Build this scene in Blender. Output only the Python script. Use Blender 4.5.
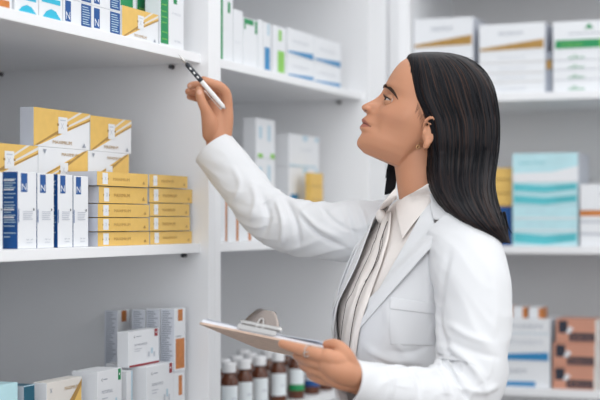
import bpy, bmesh, math, random
import numpy as np
from mathutils import Vector, Matrix, noise
from mathutils.bvhtree import BVHTree

for o in list(bpy.data.objects):
    bpy.data.objects.remove(o)
random.seed(7)
SC = bpy.context.scene
COL = SC.collection
# ------------------------------------------------------------------ camera, world, lights
TH = math.radians(22.04)
CT, ST = math.cos(TH), math.sin(TH)
FOC, HOR, EYE = 1470.0, 220.0, 1.30
cam_d = bpy.data.cameras.new('camera')
cam = bpy.data.objects.new('camera', cam_d)
COL.objects.link(cam)
cam.location = (0, 0, EYE)
cam.rotation_euler = (math.radians(90), 0, TH)
cam_d.sensor_width = 36.0
cam_d.lens = FOC / 600 * 36
cam_d.shift_y = 20 / 600
cam_d.clip_start = 0.05
cam_d.dof.use_dof = True
cam_d.dof.focus_distance = 2.76
cam_d.dof.aperture_fstop = 2.8
SC.camera = cam
SC.view_settings.view_transform = 'Standard'
SC.view_settings.look = 'None'
SC.view_settings.exposure = 0.60
SC.view_settings.gamma = 1
SC.view_settings.use_curve_mapping = False
w = bpy.data.worlds.new('daylight')
SC.world = w
w.use_nodes = True
w.node_tree.nodes['Background'].inputs[0].default_value = (0.96, 0.98, 1.0, 1)
w.node_tree.nodes['Background'].inputs[1].default_value = 0.86


def area(name, loc, target, size, power, col=(1, 1, 1)):
    d = bpy.data.lights.new(name, 'AREA')
    d.shape = 'RECTANGLE'
    d.size, d.size_y = size
    d.energy = power
    d.color = col
    o = bpy.data.objects.new(name, d)
    COL.objects.link(o)
    o.location = loc
    o.rotation_euler = (Vector(target) - Vector(loc)).to_track_quat('-Z', 'Y').to_euler()
    return o


area('added_fill_right', (2.6, 1.2, 2.1), (-1.2, 3.1, 1.3), (2.2, 1.8), 12.5, (1.0, 0.985, 0.96))  # unseen soft light added on the right; no window stands there
area('added_fill_top', (0.0, 2.3, 3.0), (-0.6, 3.2, 1.0), (1.6, 1.6), 7, (1, 0.99, 0.97))  # unseen overhead light added for brightness; no ceiling is built
area('added_fill_rear', (-0.6, -1.6, 2.0), (-1.0, 3.2, 1.3), (2.4, 1.6), 17, (0.96, 0.98, 1.0))  # fill added behind the viewpoint, brightening what faces it; no window


# ------------------------------------------------------------------ helpers
def W3(X, U, Z):
    """metres right of, above the floor, and in front of the viewpoint -> world"""
    return Vector((CT * X - ST * Z, ST * X + CT * Z, U))


def P(px, py, Z):
    return W3((px - 300) * Z / FOC, EYE - (py - HOR) * Z / FOC, Z)


def wy_at(px, wx):
    k = (px - 300) / FOC
    return -wx * (CT + k * ST) / (ST - k * CT)


def wx_at(px, wy):
    k = (px - 300) / FOC
    return wy * (k * CT - ST) / (CT + k * ST)


def zc(wx, wy):
    return -ST * wx + CT * wy


def h_at(py, wx, wy):
    return EYE - (py - HOR) * zc(wx, wy) / FOC


def mat(name, col, rough=0.5, bump=0, bscale=300, vary=0, vscale=20, metal=0, sss=0, coat=0,
        trans=0, sheen=0, spec=0.5, ior=1.45):
    m = bpy.data.materials.new(name)
    m.use_nodes = True
    nt = m.node_tree
    b = nt.nodes['Principled BSDF']
    b.inputs['Base Color'].default_value = (*col, 1)
    b.inputs['Roughness'].default_value = rough
    b.inputs['Metallic'].default_value = metal
    b.inputs['Subsurface Weight'].default_value = sss
    b.inputs['Subsurface Radius'].default_value = (0.01, 0.004, 0.002)
    b.inputs['Subsurface Scale'].default_value = 1.0
    b.inputs['Coat Weight'].default_value = coat
    b.inputs['Transmission Weight'].default_value = trans
    b.inputs['Sheen Weight'].default_value = sheen
    b.inputs['Specular IOR Level'].default_value = spec
    b.inputs['IOR'].default_value = ior
    tc = nt.nodes.new('ShaderNodeTexCoord')
    if vary:
        n = nt.nodes.new('ShaderNodeTexNoise')
        n.inputs['Scale'].default_value = vscale
        n.inputs['Detail'].default_value = 4
        nt.links.new(tc.outputs['Object'], n.inputs['Vector'])
        r = nt.nodes.new('ShaderNodeValToRGB')
        r.color_ramp.elements[0].position = 0.3
        r.color_ramp.elements[1].position = 0.7
        r.color_ramp.elements[0].color = (*[c * (1 - vary) for c in col], 1)
        r.color_ramp.elements[1].color = (*[min(1, c * (1 + vary)) for c in col], 1)
        nt.links.new(n.outputs['Fac'], r.inputs['Fac'])
        nt.links.new(r.outputs['Color'], b.inputs['Base Color'])
    if bump:
        n2 = nt.nodes.new('ShaderNodeTexNoise')
        n2.inputs['Scale'].default_value = bscale
        nt.links.new(tc.outputs['Object'], n2.inputs['Vector'])
        bm_ = nt.nodes.new('ShaderNodeBump')
        bm_.inputs['Strength'].default_value = bump
        bm_.inputs['Distance'].default_value = 0.001
        nt.links.new(n2.outputs['Fac'], bm_.inputs['Height'])
        nt.links.new(bm_.outputs['Normal'], b.inputs['Normal'])
    return m


M = {}
M['laminate'] = mat('white_laminate', (0.88, 0.89, 0.91), 0.45, vary=0.015, vscale=4)
M['laminate2'] = mat('grey_laminate', (0.70, 0.70, 0.71), 0.5, vary=0.02, vscale=4)
M['wallpaint'] = mat('wall_paint', (0.75, 0.76, 0.78), 0.7, bump=0.1)
M['floor'] = mat('floor_vinyl', (0.24, 0.215, 0.20), 0.4, vary=0.05, vscale=6)
M['pin'] = mat('dark_metal', (0.10, 0.10, 0.11), 0.35, metal=0.8)
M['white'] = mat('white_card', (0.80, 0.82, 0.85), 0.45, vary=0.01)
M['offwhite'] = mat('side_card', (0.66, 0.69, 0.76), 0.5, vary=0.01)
M['cream'] = mat('cream_card', (0.75, 0.72, 0.68), 0.5, vary=0.01)
M['yellow'] = mat('yellow_card', (0.80, 0.52, 0.14), 0.4, vary=0.03, vscale=60)
M['gold'] = mat('gold_ink', (0.42, 0.24, 0.06), 0.35, vary=0.1, vscale=60)
M['blue'] = mat('blue_ink', (0.010, 0.085, 0.30), 0.4, vary=0.04)
M['midblue'] = mat('mid_blue_ink', (0.03, 0.24, 0.50), 0.4)
M['paleblue'] = mat('pale_blue_ink', (0.50, 0.66, 0.76), 0.5)
M['cyan'] = mat('cyan_ink', (0.03, 0.48, 0.68), 0.4)
M['teal'] = mat('teal_ink', (0.10, 0.50, 0.56), 0.4, vary=0.12, vscale=18)
M['palecyan'] = mat('pale_cyan_card', (0.50, 0.76, 0.82), 0.45, vary=0.06, vscale=14)
M['darkteal'] = mat('dark_teal_card', (0.01, 0.10, 0.16), 0.4, vary=0.1)
M['green'] = mat('green_ink', (0.01, 0.27, 0.09), 0.4, vary=0.05)
M['lime'] = mat('lime_ink', (0.25, 0.58, 0.10), 0.4)
M['orange'] = mat('orange_ink', (0.58, 0.20, 0.045), 0.45, vary=0.15, vscale=80)
M['salmon'] = mat('salmon_card', (0.62, 0.30, 0.21), 0.45, vary=0.04)
M['black'] = mat('black_ink', (0.03, 0.032, 0.05), 0.45)
M['grey'] = mat('grey_ink', (0.33, 0.36, 0.42), 0.5)
M['palegrey'] = mat('pale_grey_ink', (0.55, 0.58, 0.64), 0.5)
M['red'] = mat('red_ink', (0.32, 0.02, 0.03), 0.4)
M['amber'] = mat('amber_glass', (0.10, 0.024, 0.006), 0.10, coat=0.4, vary=0.1)
M['cap'] = mat('white_plastic', (0.82, 0.83, 0.85), 0.35, bump=0.05)
M['label'] = mat('bottle_label_paper', (0.78, 0.84, 0.87), 0.5, bump=0.05)


def newobj(name, me, parent=None, mats=None):
    o = bpy.data.objects.new(name, me)
    COL.objects.link(o)
    if parent:
        o.parent = parent
    if mats:
        for m in (mats if isinstance(mats, (list, tuple)) else [mats]):
            me.materials.append(M[m] if isinstance(m, str) else m)
    return o


def tag(o, label, cat, group=None):
    o['label'] = label
    o['category'] = cat
    if group:
        o['group'] = group
    return o


def empty(name, loc):
    o = bpy.data.objects.new(name, None)
    COL.objects.link(o)
    o.location = loc
    o.empty_display_size = 0.05
    return o


def meshd(name, V, F, smooth=False):
    me = bpy.data.meshes.new(name)
    me.from_pydata([tuple(v) for v in V], [], [tuple(f) for f in F])
    me.update()
    if smooth:
        me.polygons.foreach_set('use_smooth', [True] * len(me.polygons))
    return me


def bm_box(bm, x0, x1, y0, y1, z0, z1, bev=0.0, mi=0):
    r = bmesh.ops.create_cube(bm, size=1)
    for v in r['verts']:
        v.co = Vector(((v.co.x + .5) * (x1 - x0) + x0, (v.co.y + .5) * (y1 - y0) + y0, (v.co.z + .5) * (z1 - z0) + z0))
    fs = set(f for v in r['verts'] for f in v.link_faces)
    for f in fs:
        f.material_index = mi
    if bev:
        es = set(e for v in r['verts'] for e in v.link_edges)
        bmesh.ops.bevel(bm, geom=list(es), offset=bev, segments=2, affect='EDGES', profile=0.5)


def boxobj(name, b, m, parent=None, bev=0.001):
    """box mesh with its origin at its base centre"""
    x0, x1, y0, y1, z0, z1 = b
    cx, cy = (x0 + x1) / 2, (y0 + y1) / 2
    bm = bmesh.new()
    bm_box(bm, x0 - cx, x1 - cx, y0 - cy, y1 - cy, 0, z1 - z0, bev)
    me = bpy.data.meshes.new(name)
    bm.to_mesh(me)
    bm.free()
    o = newobj(name, me, parent, m)
    loc = Vector((cx, cy, z0))
    o.location = loc - (parent.location if parent else Vector((0, 0, 0)))
    return o


TXT = {}


def text_polys(s):
    """glyph outlines of s as (verts2d, faces) normalised to height 1 from baseline 0"""
    if s in TXT:
        return TXT[s]
    cu = bpy.data.curves.new('glyphs', 'FONT')
    cu.body = s
    cu.size = 1
    cu.resolution_u = 2
    o = bpy.data.objects.new('glyphs', cu)
    COL.objects.link(o)
    dg = bpy.context.evaluated_depsgraph_get()
    me = bpy.data.meshes.new_from_object(o.evaluated_get(dg))
    V = np.array([v.co[:2] for v in me.vertices])
    F = [tuple(p.vertices) for p in me.polygons]
    COL.objects.unlink(o)
    bpy.data.objects.remove(o)
    bpy.data.curves.remove(cu)
    bpy.data.meshes.remove(me)
    V -= V.min(0)
    V /= max(V.max(0)[1], 1e-6)
    TXT[s] = (V, F, V[:, 0].max())
    return TXT[s]


# a carton: local x = depth axis, y = width; 'face' tells which way the printed front looks
def carton(name, loc, size, base, front=(), side=(), face='x', rot=0, sidecol=None, label='', cat='box', group=None, topc=None):
    """size=(width, depth, height); loc = world position of the front lower-left corner.
    front, side: lists of prints ('r',u0,v0,u1,v1,m) ('p',[(u,v)..],m) ('t',u,v,h,text,m[,wscale])"""
    w_, d_, h_ = size
    bm = bmesh.new()
    mats = [base]

    def mi(m):
        if m not in mats:
            mats.append(m)
        return mats.index(m)
    bm_box(bm, -d_, 0, 0, w_, 0, h_, min(0.0009, h_ * 0.05))
    if sidecol or topc:
        bm.faces.ensure_lookup_table()
        for f in bm.faces:
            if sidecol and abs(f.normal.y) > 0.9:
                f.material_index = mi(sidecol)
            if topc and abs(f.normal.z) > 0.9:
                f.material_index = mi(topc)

    def put(prints, fn, wid):
        lay = 0.00025
        for pr in prints:
            if pr[0] == 'r':
                _, u0, v0, u1, v1, m = pr
                pts = [(u0, v0), (u1, v0), (u1, v1), (u0, v1)]
                vs = [bm.verts.new(fn(u * wid, v * h_, lay)) for u, v in pts]
                bm.faces.new(vs).material_index = mi(m)
            elif pr[0] == 'p':
                vs = [bm.verts.new(fn(u * wid, v * h_, lay)) for u, v in pr[1]]
                bm.faces.new(vs).material_index = mi(pr[2])
            elif pr[0] == 't':
                _, u, v, th, s, m = pr[:6]
                V, F, tw = text_polys(s)
                hh = th * h_
                ws = (pr[6] * wid / tw) if len(pr) > 6 else hh
                vs = [bm.verts.new(fn(u * wid + a * ws, v * h_ + b * hh, lay)) for a, b in V]
                for f in F:
                    try:
                        bm.faces.new([vs[i] for i in f]).material_index = mi(m)
                    except ValueError:
                        pass
            lay += 0.00008
    put(front, lambda a, b, l: (l, a, b), w_)
    put(side, lambda a, b, l: (-d_ + a, -l, b), d_)
    # origin to base centre
    bmesh.ops.translate(bm, verts=bm.verts, vec=(d_ / 2, -w_ / 2, 0))
    me = bpy.data.meshes.new(name)
    bm.to_mesh(me)
    bm.free()
    o = newobj(name, me, None, mats)
    a = 0 if face == 'x' else -math.pi / 2
    off = Matrix.Rotation(a, 3, 'Z') @ Vector((-d_ / 2, w_ / 2, 0))
    o.location = Vector(loc) + off
    o.rotation_euler = (0, 0, a + math.radians(rot))
    tag(o, label, cat, group)
    return o


def lines(u0, u1, vs, h, m, rag=0.25):
    r = random.Random(int(u0 * 100 + len(vs)))
    return [('r', u0, v, u1 - (u1 - u0) * rag * r.random(), v + h, m) for v in vs]


# ------------------------------------------------------------------ structure
def struct(name, b, m):
    o = boxobj(name, b, m, bev=0)
    o['kind'] = 'structure'
    return o


struct('floor', (-2.02, 9.0, -9.0, 4.54, -0.05, 0), 'floor')
struct('wall_left', (-2.10, -2.02, -9.0, 4.62, 0, 2.8), 'wallpaint')
struct('wall_back', (-2.019, 9.0, 4.54, 4.62, 0, 2.8), 'wallpaint')

XF, XS = -1.36, -1.38     # divider front and shelf front of the left unit
DEP = 0.58
T1, T2 = 0.020, 0.020
SH_TOP, SH_MID, SH_LOW = 1.636 + T1, 1.25, 0.845


def pin(parent, x, y, z, ax='y'):
    bm = bmesh.new()
    bmesh.ops.create_cone(bm, cap_ends=True, segments=16, radius1=0.0045, radius2=0.0045, depth=0.014,
                          matrix=Matrix.Rotation(math.pi / 2, 4, 'X' if ax == 'y' else 'Y'))
    bmesh.ops.create_cone(bm, cap_ends=True, segments=16, radius1=0.007, radius2=0.005, depth=0.004,
                          matrix=Matrix.Translation((0, 0, 0.001)))
    me = bpy.data.meshes.new('shelf_pin')
    bm.to_mesh(me)
    bm.free()
    o = newobj('shelf_pin', me, parent, 'pin')
    o.location = Vector((x, y, z)) - parent.location
    return o


def unit_left(y0, y1, tl, tr, label, x1=XF):
    u = empty('shelving_unit', ((XF - DEP / 2), (y0 + y1) / 2, 0))
    tag(u, label, 'shelf unit')
    boxobj('side_panel', (XF - DEP, x1, y0 - tl, y0, 0, 2.3), 'laminate', u)
    boxobj('side_panel', (XF - DEP, x1, y1, y1 + tr, 0, 2.3), 'laminate', u)
    boxobj('back_panel', (XF - DEP - 0.012, XF - DEP, y0 - tl, y1 + tr, 0, 2.3), 'laminate', u, bev=0)
    boxobj('top_panel', (XF - DEP, x1, y0 - tl, y1 + tr, 2.3, 2.32), 'laminate', u)
    for z in (0.10, 0.465, SH_LOW, SH_MID, SH_TOP, 2.02):
        boxobj('shelf', (XF - DEP, XS, y0, y1, z - T1, z), 'laminate', u)
    for z in (SH_LOW, SH_MID, SH_TOP):
        pin(u, XS - (0.066 if z == SH_TOP else 0.036), y1 - 0.006, z - T1 - 0.006)
        pin(u, XS - 0.50, y1 - 0.006, z - T1 - 0.006)
    return u


unit_left(1.94, 2.84, 0.03, 0.030, 'white shelving unit at the left holding the yellow and blue letter boxes')
unit_left(2.9005, 3.87, 0.030, 0.16, 'white shelving unit between left unit and corner, with amber bottles on a lower shelf')
YF = 4.05
RX0, RX1 = -1.30, -0.20
RZ = (1.656, 1.227, 0.828)
ru = empty('shelving_unit', ((RX0 + RX1) / 2, YF + 0.2, 0))
tag(ru, 'white shelving unit behind the woman with grey back panel and stacked boxes', 'shelf unit')
boxobj('side_panel', (RX0 - 0.036, RX0, YF, YF + 0.45, 0, 2.3), 'laminate', ru)
boxobj('side_panel', (RX1, RX1 + 0.036, YF, YF + 0.45, 0, 2.3), 'laminate', ru)
boxobj('back_panel', (RX0 - 0.036, RX1 + 0.036, YF + 0.45, YF + 0.462, 0, 2.3), 'laminate2', ru, bev=0)
boxobj('top_panel', (RX0 - 0.036, RX1 + 0.036, YF, YF + 0.45, 2.3, 2.32), 'laminate', ru)
for z in (0.06, 0.44) + RZ + (2.03,):
    boxobj('shelf', (RX0, RX1, YF + 0.004, YF + 0.45, z - 0.021, z), 'laminate', ru)


boxobj('filler_panel', (RX0 - 0.036 - 0.03, RX0 - 0.036, YF + 0.006, YF + 0.03, 0, 2.3), 'laminate', ru)
# ------------------------------------------------------------------ cartons on the left units
def left_box(name, px0, px1, pt, wx, base_z, depth, mat_, front=(), side=(), label='', group=None, h=None, **k):
    y0 = wy_at(px0, wx)
    y1 = wy_at(px1, wx)
    hh = h if h else h_at(pt, wx, y0) - base_z
    return carton(name, (wx, y0 + 0.0008, base_z + 0.0003), (y1 - y0 - 0.0016, depth, hh - 0.0006), mat_, front, side, 'x', label=label, group=group, **k)


def yellow_front(flip=False):
    f = [('p', [(0, 0), (0.78, 1), (0, 1)], 'yellow'), ('p', [(0, 0.0), (0.12, 0.06), (1, 0.80), (1, 1), (0.70, 1)], 'yellow'),
         ('p', [(0.06, 0.02), (0.5, 0.46), (0.46, 0.50), (0.02, 0.03)], 'gold'),
         ('p', [(0.5, 0.62), (0.86, 1), (0.80, 1), (0.48, 0.66)], 'cream'),
         ('p', [(0.45, 0.48), (1, 0.98), (1, 0.90), (0.43, 0.42)], 'cream'),
         ('p', [(0.40, 0.36), (1, 0.84), (1, 0.79), (0.36, 0.30)], 'gold'),
         ('r', 0.42, 0.38, 0.58, 0.82, 'white'), ('r', 0.395, 0.58, 0.605, 0.64, 'gold'),
         ('r', 0.43, 0.40, 0.57, 0.80, 'white'),
         ('t', 0.46, 0.50, 0.16, 'X', 'palegrey'), ('r', 0.45, 0.72, 0.55, 0.75, 'palegrey'),
         ('t', 0.32, 0.10, 0.09, 'MAXIMIUM', 'gold', 0.34), ('p', [(0.85, 0.06), (0.92, 0.06), (0.885, 0.18)], 'grey')]
    if flip:
        g = []
        for p in f:
            if p[0] == 'p':
                g.append(('p', [(1 - u, 1 - v) for u, v in p[1]], p[2]))
            elif p[0] == 'r':
                g.append(('r', 1 - p[3], 1 - p[4], 1 - p[1], 1 - p[2], p[5]))
        g.append(('t', 0.46, 0.36, 0.14, 'X', 'palegrey'))
        g.append(('t', 0.45, 0.80, 0.08, 'MAXIMIUM', 'gold', 0.34))
        f = g
    return f


G_Y = 'yellow and white cartons stood on edge behind'
WXB = -1.475
ys = [wy_at(p, WXB) for p in (-22, 38.2, 88, 129)]
# four rows of edge-on cartons; the lowest rows carry the ones that show
rows = [0, 0.057, 0.1145]
for r in range(2):
    for i in range(3):
        carton('medicine_carton', (WXB, ys[i] + .001, SH_MID + rows[r] + .0004), (ys[i + 1] - ys[i] - .002, 0.034, 0.0562), 'white',
               yellow_front(), face='x', label='yellow carton in the %s row hidden behind the letter boxes, %s' % (['lowest', 'second'][r], ['left one', 'middle one', 'right one'][i]), group=G_Y)
lab = ['yellow and white carton cut by the left picture edge, in the lower visible row',
       'yellow and white carton standing edge-on in the middle, above the blue letter boxes',
       'yellow and white edge-on carton at the right, above the flat yellow stack']
for i in range(3):
    carton('medicine_carton', (WXB, ys[i] + .001, SH_MID + rows[2]), (ys[i + 1] - ys[i] - .002, 0.034, 0.0725), 'white',
           yellow_front(i > 0), face='x', label=lab[i], group=G_Y)
zt = SH_MID + rows[2] + 0.0728
ya, yb_, yc = wy_at(33.5, WXB), wy_at(90, WXB), wy_at(131, WXB)
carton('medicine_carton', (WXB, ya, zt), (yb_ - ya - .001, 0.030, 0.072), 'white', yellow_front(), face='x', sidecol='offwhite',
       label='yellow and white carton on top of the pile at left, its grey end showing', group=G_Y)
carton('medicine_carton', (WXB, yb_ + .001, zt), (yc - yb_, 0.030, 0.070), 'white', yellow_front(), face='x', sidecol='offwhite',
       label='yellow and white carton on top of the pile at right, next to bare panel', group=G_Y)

# tall N boxes
n_front = [('r', 0.16, 0.74, 0.50, 0.985, 'blue'), ('t', 0.205, 0.765, 0.085, 'N', 'white', 0.25),
           ('r', 0.02, 0.34, 0.06, 0.52, 'blue')] + lines(0.26, 0.80, [0.48, 0.455, 0.43, 0.405, 0.38], 0.012, 'palegrey') + \
          [('r', 0.80, 0.50, 0.86, 0.53, 'black'), ('t', 0.42, 0.11, 0.018, '50 ml', 'grey', 0.34), ('r', 0.42, 0.075, 0.75, 0.083, 'palegrey')]
n_side = [('r', 0, 0, 1, 1, 'blue')] + lines(0.12, 0.92, [0.90, 0.85, 0.82, 0.79, 0.71, 0.66, 0.60, 0.56, 0.53, 0.47, 0.43, 0.37, 0.34, 0.29, 0.2, 0.15], 0.012, 'paleblue', 0.5) + \
         lines(0.12, 0.9, [0.88, 0.76, 0.50, 0.40], 0.02, 'white', 0.3)
WN = -1.395
nl = ['tall white box with a blue end face, leftmost letter box of the front row',
      'tall white box with blue letter panel, right beside the blue-ended one',
      'tall white box with blue letter panel, third in the front row',
      'tall white box with blue letter panel touching the flat yellow stack']
for i, (a, b, t) in enumerate([(17.5, 36.8, 171.5), (37, 54.2, 173), (57.5, 73, 174), (73.2, 88.5, 175.5)]):
    left_box('medicine_box', a, b, t, WN - (0.001 * i), SH_MID, 0.031, 'white', n_front, n_side, nl[i], 'tall blue and white letter boxes', sidecol='blue')
left_box('medicine_box', -9, 3, 171.5, WN - 0.004, SH_MID, 0.031, 'white', n_front, n_side, 'sliver of a tall white box at the left picture edge, middle shelf', 'tall blue and white letter boxes')
# flat yellow boxes
fy = [('r', 0, 0, 1, 1, 'yellow'), ('p', [(0.10, 0.10), (0.20, 0.10), (0.20, 0.42), (0.195, 0.5), (0.20, 0.58), (0.20, 0.92), (0.10, 0.92), (0.10, 0.58), (0.105, 0.5), (0.10, 0.42)], 'white'),
      ('r', 0.083, 0.44, 0.10, 0.54, 'gold'), ('r', 0.20, 0.44, 0.217, 0.54, 'gold'), ('t', 0.135, 0.38, 0.26, 'x', 'palegrey'),
      ('t', 0.30, 0.38, 0.22, 'MAXIMIUM', 'gold', 0.32), ('p', [(0.88, 0.2), (0.94, 0.2), (0.91, 0.45)], 'gold')]
ord_ = ['lowest', 'second from the bottom', 'middle', 'second from the top', 'topmost']
L1 = [(97.5, 149.3, 231.5), (97.5, 148.8, 217.2), (97.5, 149.2, 203), (98.5, 147.5, 185.5), (96.8, 148, 170.5)]
L2 = [(149.8, 192, 231), (149.5, 190, 216), (149.5, 189.5, 202.5), (149, 192.3, 187), (149, 187.5, 173.5)]
for c, (LL, nm, wxx) in enumerate(((L1, 'left', WN), (L2, 'right', WN - 0.004))):
    z = SH_MID
    for i, (a, b, t) in enumerate(LL):
        tt = h_at(t, wxx, wy_at(a, wxx))
        left_box('medicine_carton', a, b, t, wxx + 0.002 * ((i * 2) % 3), z, 0.068, 'cream', fy, [('r', 0, 0, 1, 1, 'offwhite')],
                 'flat yellow carton, %s of five in the %s column' % (ord_[i], nm), 'flat yellow cartons in two columns', h=tt - z - 0.0012)
        z = tt

# top shelf of the left unit
WT = -1.392
cy = [('r', 0.10, 0.42, 0.90, 0.55, 'cyan'), ('p', [(0.12, 0.02), (0.30, 0.20), (0.5, 0.28), (0.70, 0.24), (0.95, 0.02)], 'cyan'),
      ('t', 0.10, 0.66, 0.09, 'Mono Free', 'grey', 0.8), ('t', 0.1, 0.84, 0.07, 'active', 'cyan', 0.5)]
for i, (a, b) in enumerate(((14.5, 38.5), (39, 62.8))):
    left_box('medicine_box', a, b, -22, WT, SH_TOP, 0.06, 'white', cy, (),
             ['white box with cyan arch, left of the pair at the top left', 'white box with cyan arch, beside blue letter boxes on the top shelf'][i], 'white boxes with cyan arch on top shelf')
left_box('medicine_box', -14, 12.2, -25, WT, SH_TOP, 0.06, 'white', [('r', 0, 0.04, 0.9, 0.30, 'orange')], (),
         'white box with orange band in the top left corner of the picture')
nb = [('r', 0.12, 0.28, 0.40, 0.95, 'blue'), ('t', 0.17, 0.34, 0.24, 'N', 'white', 0.19)]
nb2 = [('r', 0.05, 0.08, 0.95, 0.95, 'blue')] + lines(0.15, 0.85, [0.8, 0.7, 0.6, 0.5, 0.4, 0.3, 0.2], 0.04, 'white')
yy = [wy_at(p, WT) for p in (63.3, 79.5, 92.0, 112, 121.0)]
zb = SH_TOP
hN = 0.046
tl = ['below', 'above']
for r in range(3):
    for i in range(2):
        y0, y1, y2 = (yy[0], yy[1], yy[2]) if i == 0 else (yy[2], yy[3] - 0.012, yy[4])
        y2 = y2 - 0.001
        wf = y2 - y0
        s = (y1 - y0) / wf
        fr = [('r', 0.10 * s, 0.10, 0.10 * s + 0.20, 0.92, 'blue'), ('t', 0.10 * s + .03, 0.18, 0.30, 'N', 'white', 0.14),
              ('r', 0.62, 0.06, 0.97, 0.95, 'blue')] + lines(0.66, 0.93, [0.82, 0.72, 0.62, 0.52, 0.42, 0.32, 0.22, 0.14], 0.035, 'paleblue')
        carton('medicine_box', (WT, y0 + .0006, zb + 0.0002), (wf - 0.0012, 0.12, hN - 0.0004), 'white', fr, (), 'x',
               label='white box with blue letter panel lying on the top shelf, %s pile, %s' % (['left', 'right'][i], ['lowest', 'middle', 'highest'][r]), group='lying blue letter boxes on the top shelf')
    zb += hN
left_box('medicine_carton', 121.8, 158.4, 4.8, WT, SH_TOP, 0.034, 'white', yellow_front(), (), 'yellow and white carton on the top shelf in front of green boxes')
gs = [('r', 0.0, 0.02, 0.78, 0.98, 'green')] + lines(0.1, 0.7, [0.9, 0.8, 0.72, 0.64, 0.5, 0.42, 0.34, 0.2], 0.02, 'lime')
for i, (a, b) in enumerate(((120, 136.5), (137, 153), (153.4, 158))):
    left_box('medicine_box', a, b, -30, WT - 0.05, SH_TOP, 0.05, 'white', gs, (), 'white box with green striped face standing behind the yellow carton, %s' % ['left one', 'middle one', 'right one'][i], 'green faced boxes on the top shelf')
left_box('medicine_box', 160, 184, -24, WT + 0.002, SH_TOP, 0.035, 'white',
         [('r', 0.02, 0.04, 0.34, 0.98, 'green'), ('r', 0.55, 0.66, 0.70, 0.98, 'green'), ('t', 0.5, 0.5, 0.03, 'MG', 'palegrey', 0.35), ('t', 0.6, 0.1, 0.03, 'ML', 'palegrey', 0.3)] +
         lines(0.06, 0.28, [0.9, 0.82, 0.76, 0.7, 0.6, 0.5, 0.42, 0.34, 0.2, 0.1], 0.012, 'lime'), (), 'tall white box with dark green stripe at the right end of the top shelf')

# lower shelf of left unit: a base layer out of frame carries the ones that show
def low_box(name, px0, px1, pt, wx, base_z, depth, *a, **k):
    return left_box(name, px0, px1, pt, wx, base_z, depth, *a, **k)


capf = lambda txt, c: [('t', 0.16, 0.80, 0.07, '<', 'black', 0.05), ('r', 0.24, 0.83, 0.40, 0.85, 'grey'), ('r', 0.84, 0.78, 0.95, 0.99, c),
                       ('r', 0.875, 0.87, 0.915, 0.91, 'white'), ('t', 0.18, 0.58, 0.06, txt, 'grey', 0.42), ('r', 0.18, 0.48, 0.42, 0.50, 'palegrey'),
                       ('r', 0.18, 0.42, 0.36, 0.44, 'palegrey'), ('r', 0.62, 0.22, 0.68, 0.36, 'palegrey'), ('r', 0.72, 0.30, 0.78, 0.46, 'paleblue'), ('r', 0.80, 0.20, 0.85, 0.34, 'palegrey')]
WL = -1.40


def upper(prints, k=0.62):
    """squeeze a print layout into the upper part of a taller box"""
    q = lambda v: 1 - (1 - v) * k
    out = []
    for p in prints:
        if p[0] == 'r':
            out.append(('r', p[1], q(p[2]), p[3], q(p[4]), p[5]))
        elif p[0] == 't':
            out.append(('t', p[1], q(p[2]), p[3] * k) + tuple(p[4:]))
    return out


GL = 'white capsule boxes on the lower shelf'
yA = wy_at(146, WL)
lowtop = h_at(371, WL, yA)
left_box('capsule_box', 97, 122, 372, WL, SH_LOW, 0.055, 'white', upper(capf('MULTICAPSULES', 'green')), [('r', 0, 0, 1, 1, 'white')],
         'white capsule box with green corner mark, front of the lower shelf', GL)
left_box('capsule_box', 126.5, 133, 371.5, WL - 0.012, SH_LOW, 0.05, 'white', [('r', 0.7, 0, 0.95, 1, 'paleblue')], (), 'narrow white box edge between the green-marked and red-marked capsule boxes')
left_box('capsule_box', 146.5, 173.5, 367, WL, SH_LOW, 0.045, 'white', upper(capf('CLONICAPSULES', 'red')), (), 'white capsule box with small red corner mark, front row, right of the green-marked one', GL)
# second tier: red-striped box
WR = WL - 0.022
zt2 = h_at(367, WL, wy_at(146.5, WL)) + 0.0006
left_box('medicine_box', 127, 145, 372, WL - 0.062, SH_LOW, 0.05, 'white', (), (), 'white box lying behind and under the red-striped capsule box', h=zt2 - SH_LOW)
carton('capsule_box', (WR, wy_at(128.5, WR), zt2), (wy_at(159, WR) - wy_at(128.5, WR), 0.026, h_at(332, WR, wy_at(130, WR)) - zt2), 'white',
       capf('CLONICAPSULES', 'red') + [('r', 0.02, 0.0, 0.99, 0.055, 'red')], (), 'x', label='white capsule box with dark red stripe along its foot, upper tier of lower shelf', group=GL)
# tall grey-lettered boxes stand on a tier of small boxes
tb_side = lines(0.12, 0.9, [0.95 - 0.035 * i for i in range(26)], 0.016, 'grey', 0.6)
yT = wy_at(174.5, WL)
hT = h_at(372, WL, yT) - SH_LOW
tf = [('r', 0.30, 0.80, 0.72, 0.985, 'orange'), ('r', 0.10, 0.04, 0.88, 0.52, 'orange'), ('r', 0.1, 0.55, 0.6, 0.565, 'grey')]
tl5 = ['with large orange panel, right end of its row', 'second from the right end of its row', 'third from the right end of its row', '', 'standing apart at the left, orange tab on its front']
for k in range(5):
    wk = WL - 0.0345 * k + (0.003 if k == 4 else 0)
    carton('medicine_box', (wk - 0.003, yT, SH_LOW), (0.055, 0.030, hT - 0.0005), 'white', [('r', 0.45, 0.62, 0.75, 0.93, 'orange')] if k == 0 else (), (), 'x',
           label='small white box with orange tab at the right end of the lower shelf' if k == 0 else 'plain white box under the tall grey lettered row, %s from its orange-tabbed end' % ['', 'second', 'third', 'fourth', 'fifth'][k], group=None if k == 0 else 'hidden support boxes')
    if k != 3:
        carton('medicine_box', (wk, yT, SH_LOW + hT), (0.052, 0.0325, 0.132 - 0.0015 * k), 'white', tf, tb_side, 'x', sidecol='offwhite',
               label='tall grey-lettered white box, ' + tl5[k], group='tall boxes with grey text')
WY = -1.44
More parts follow.
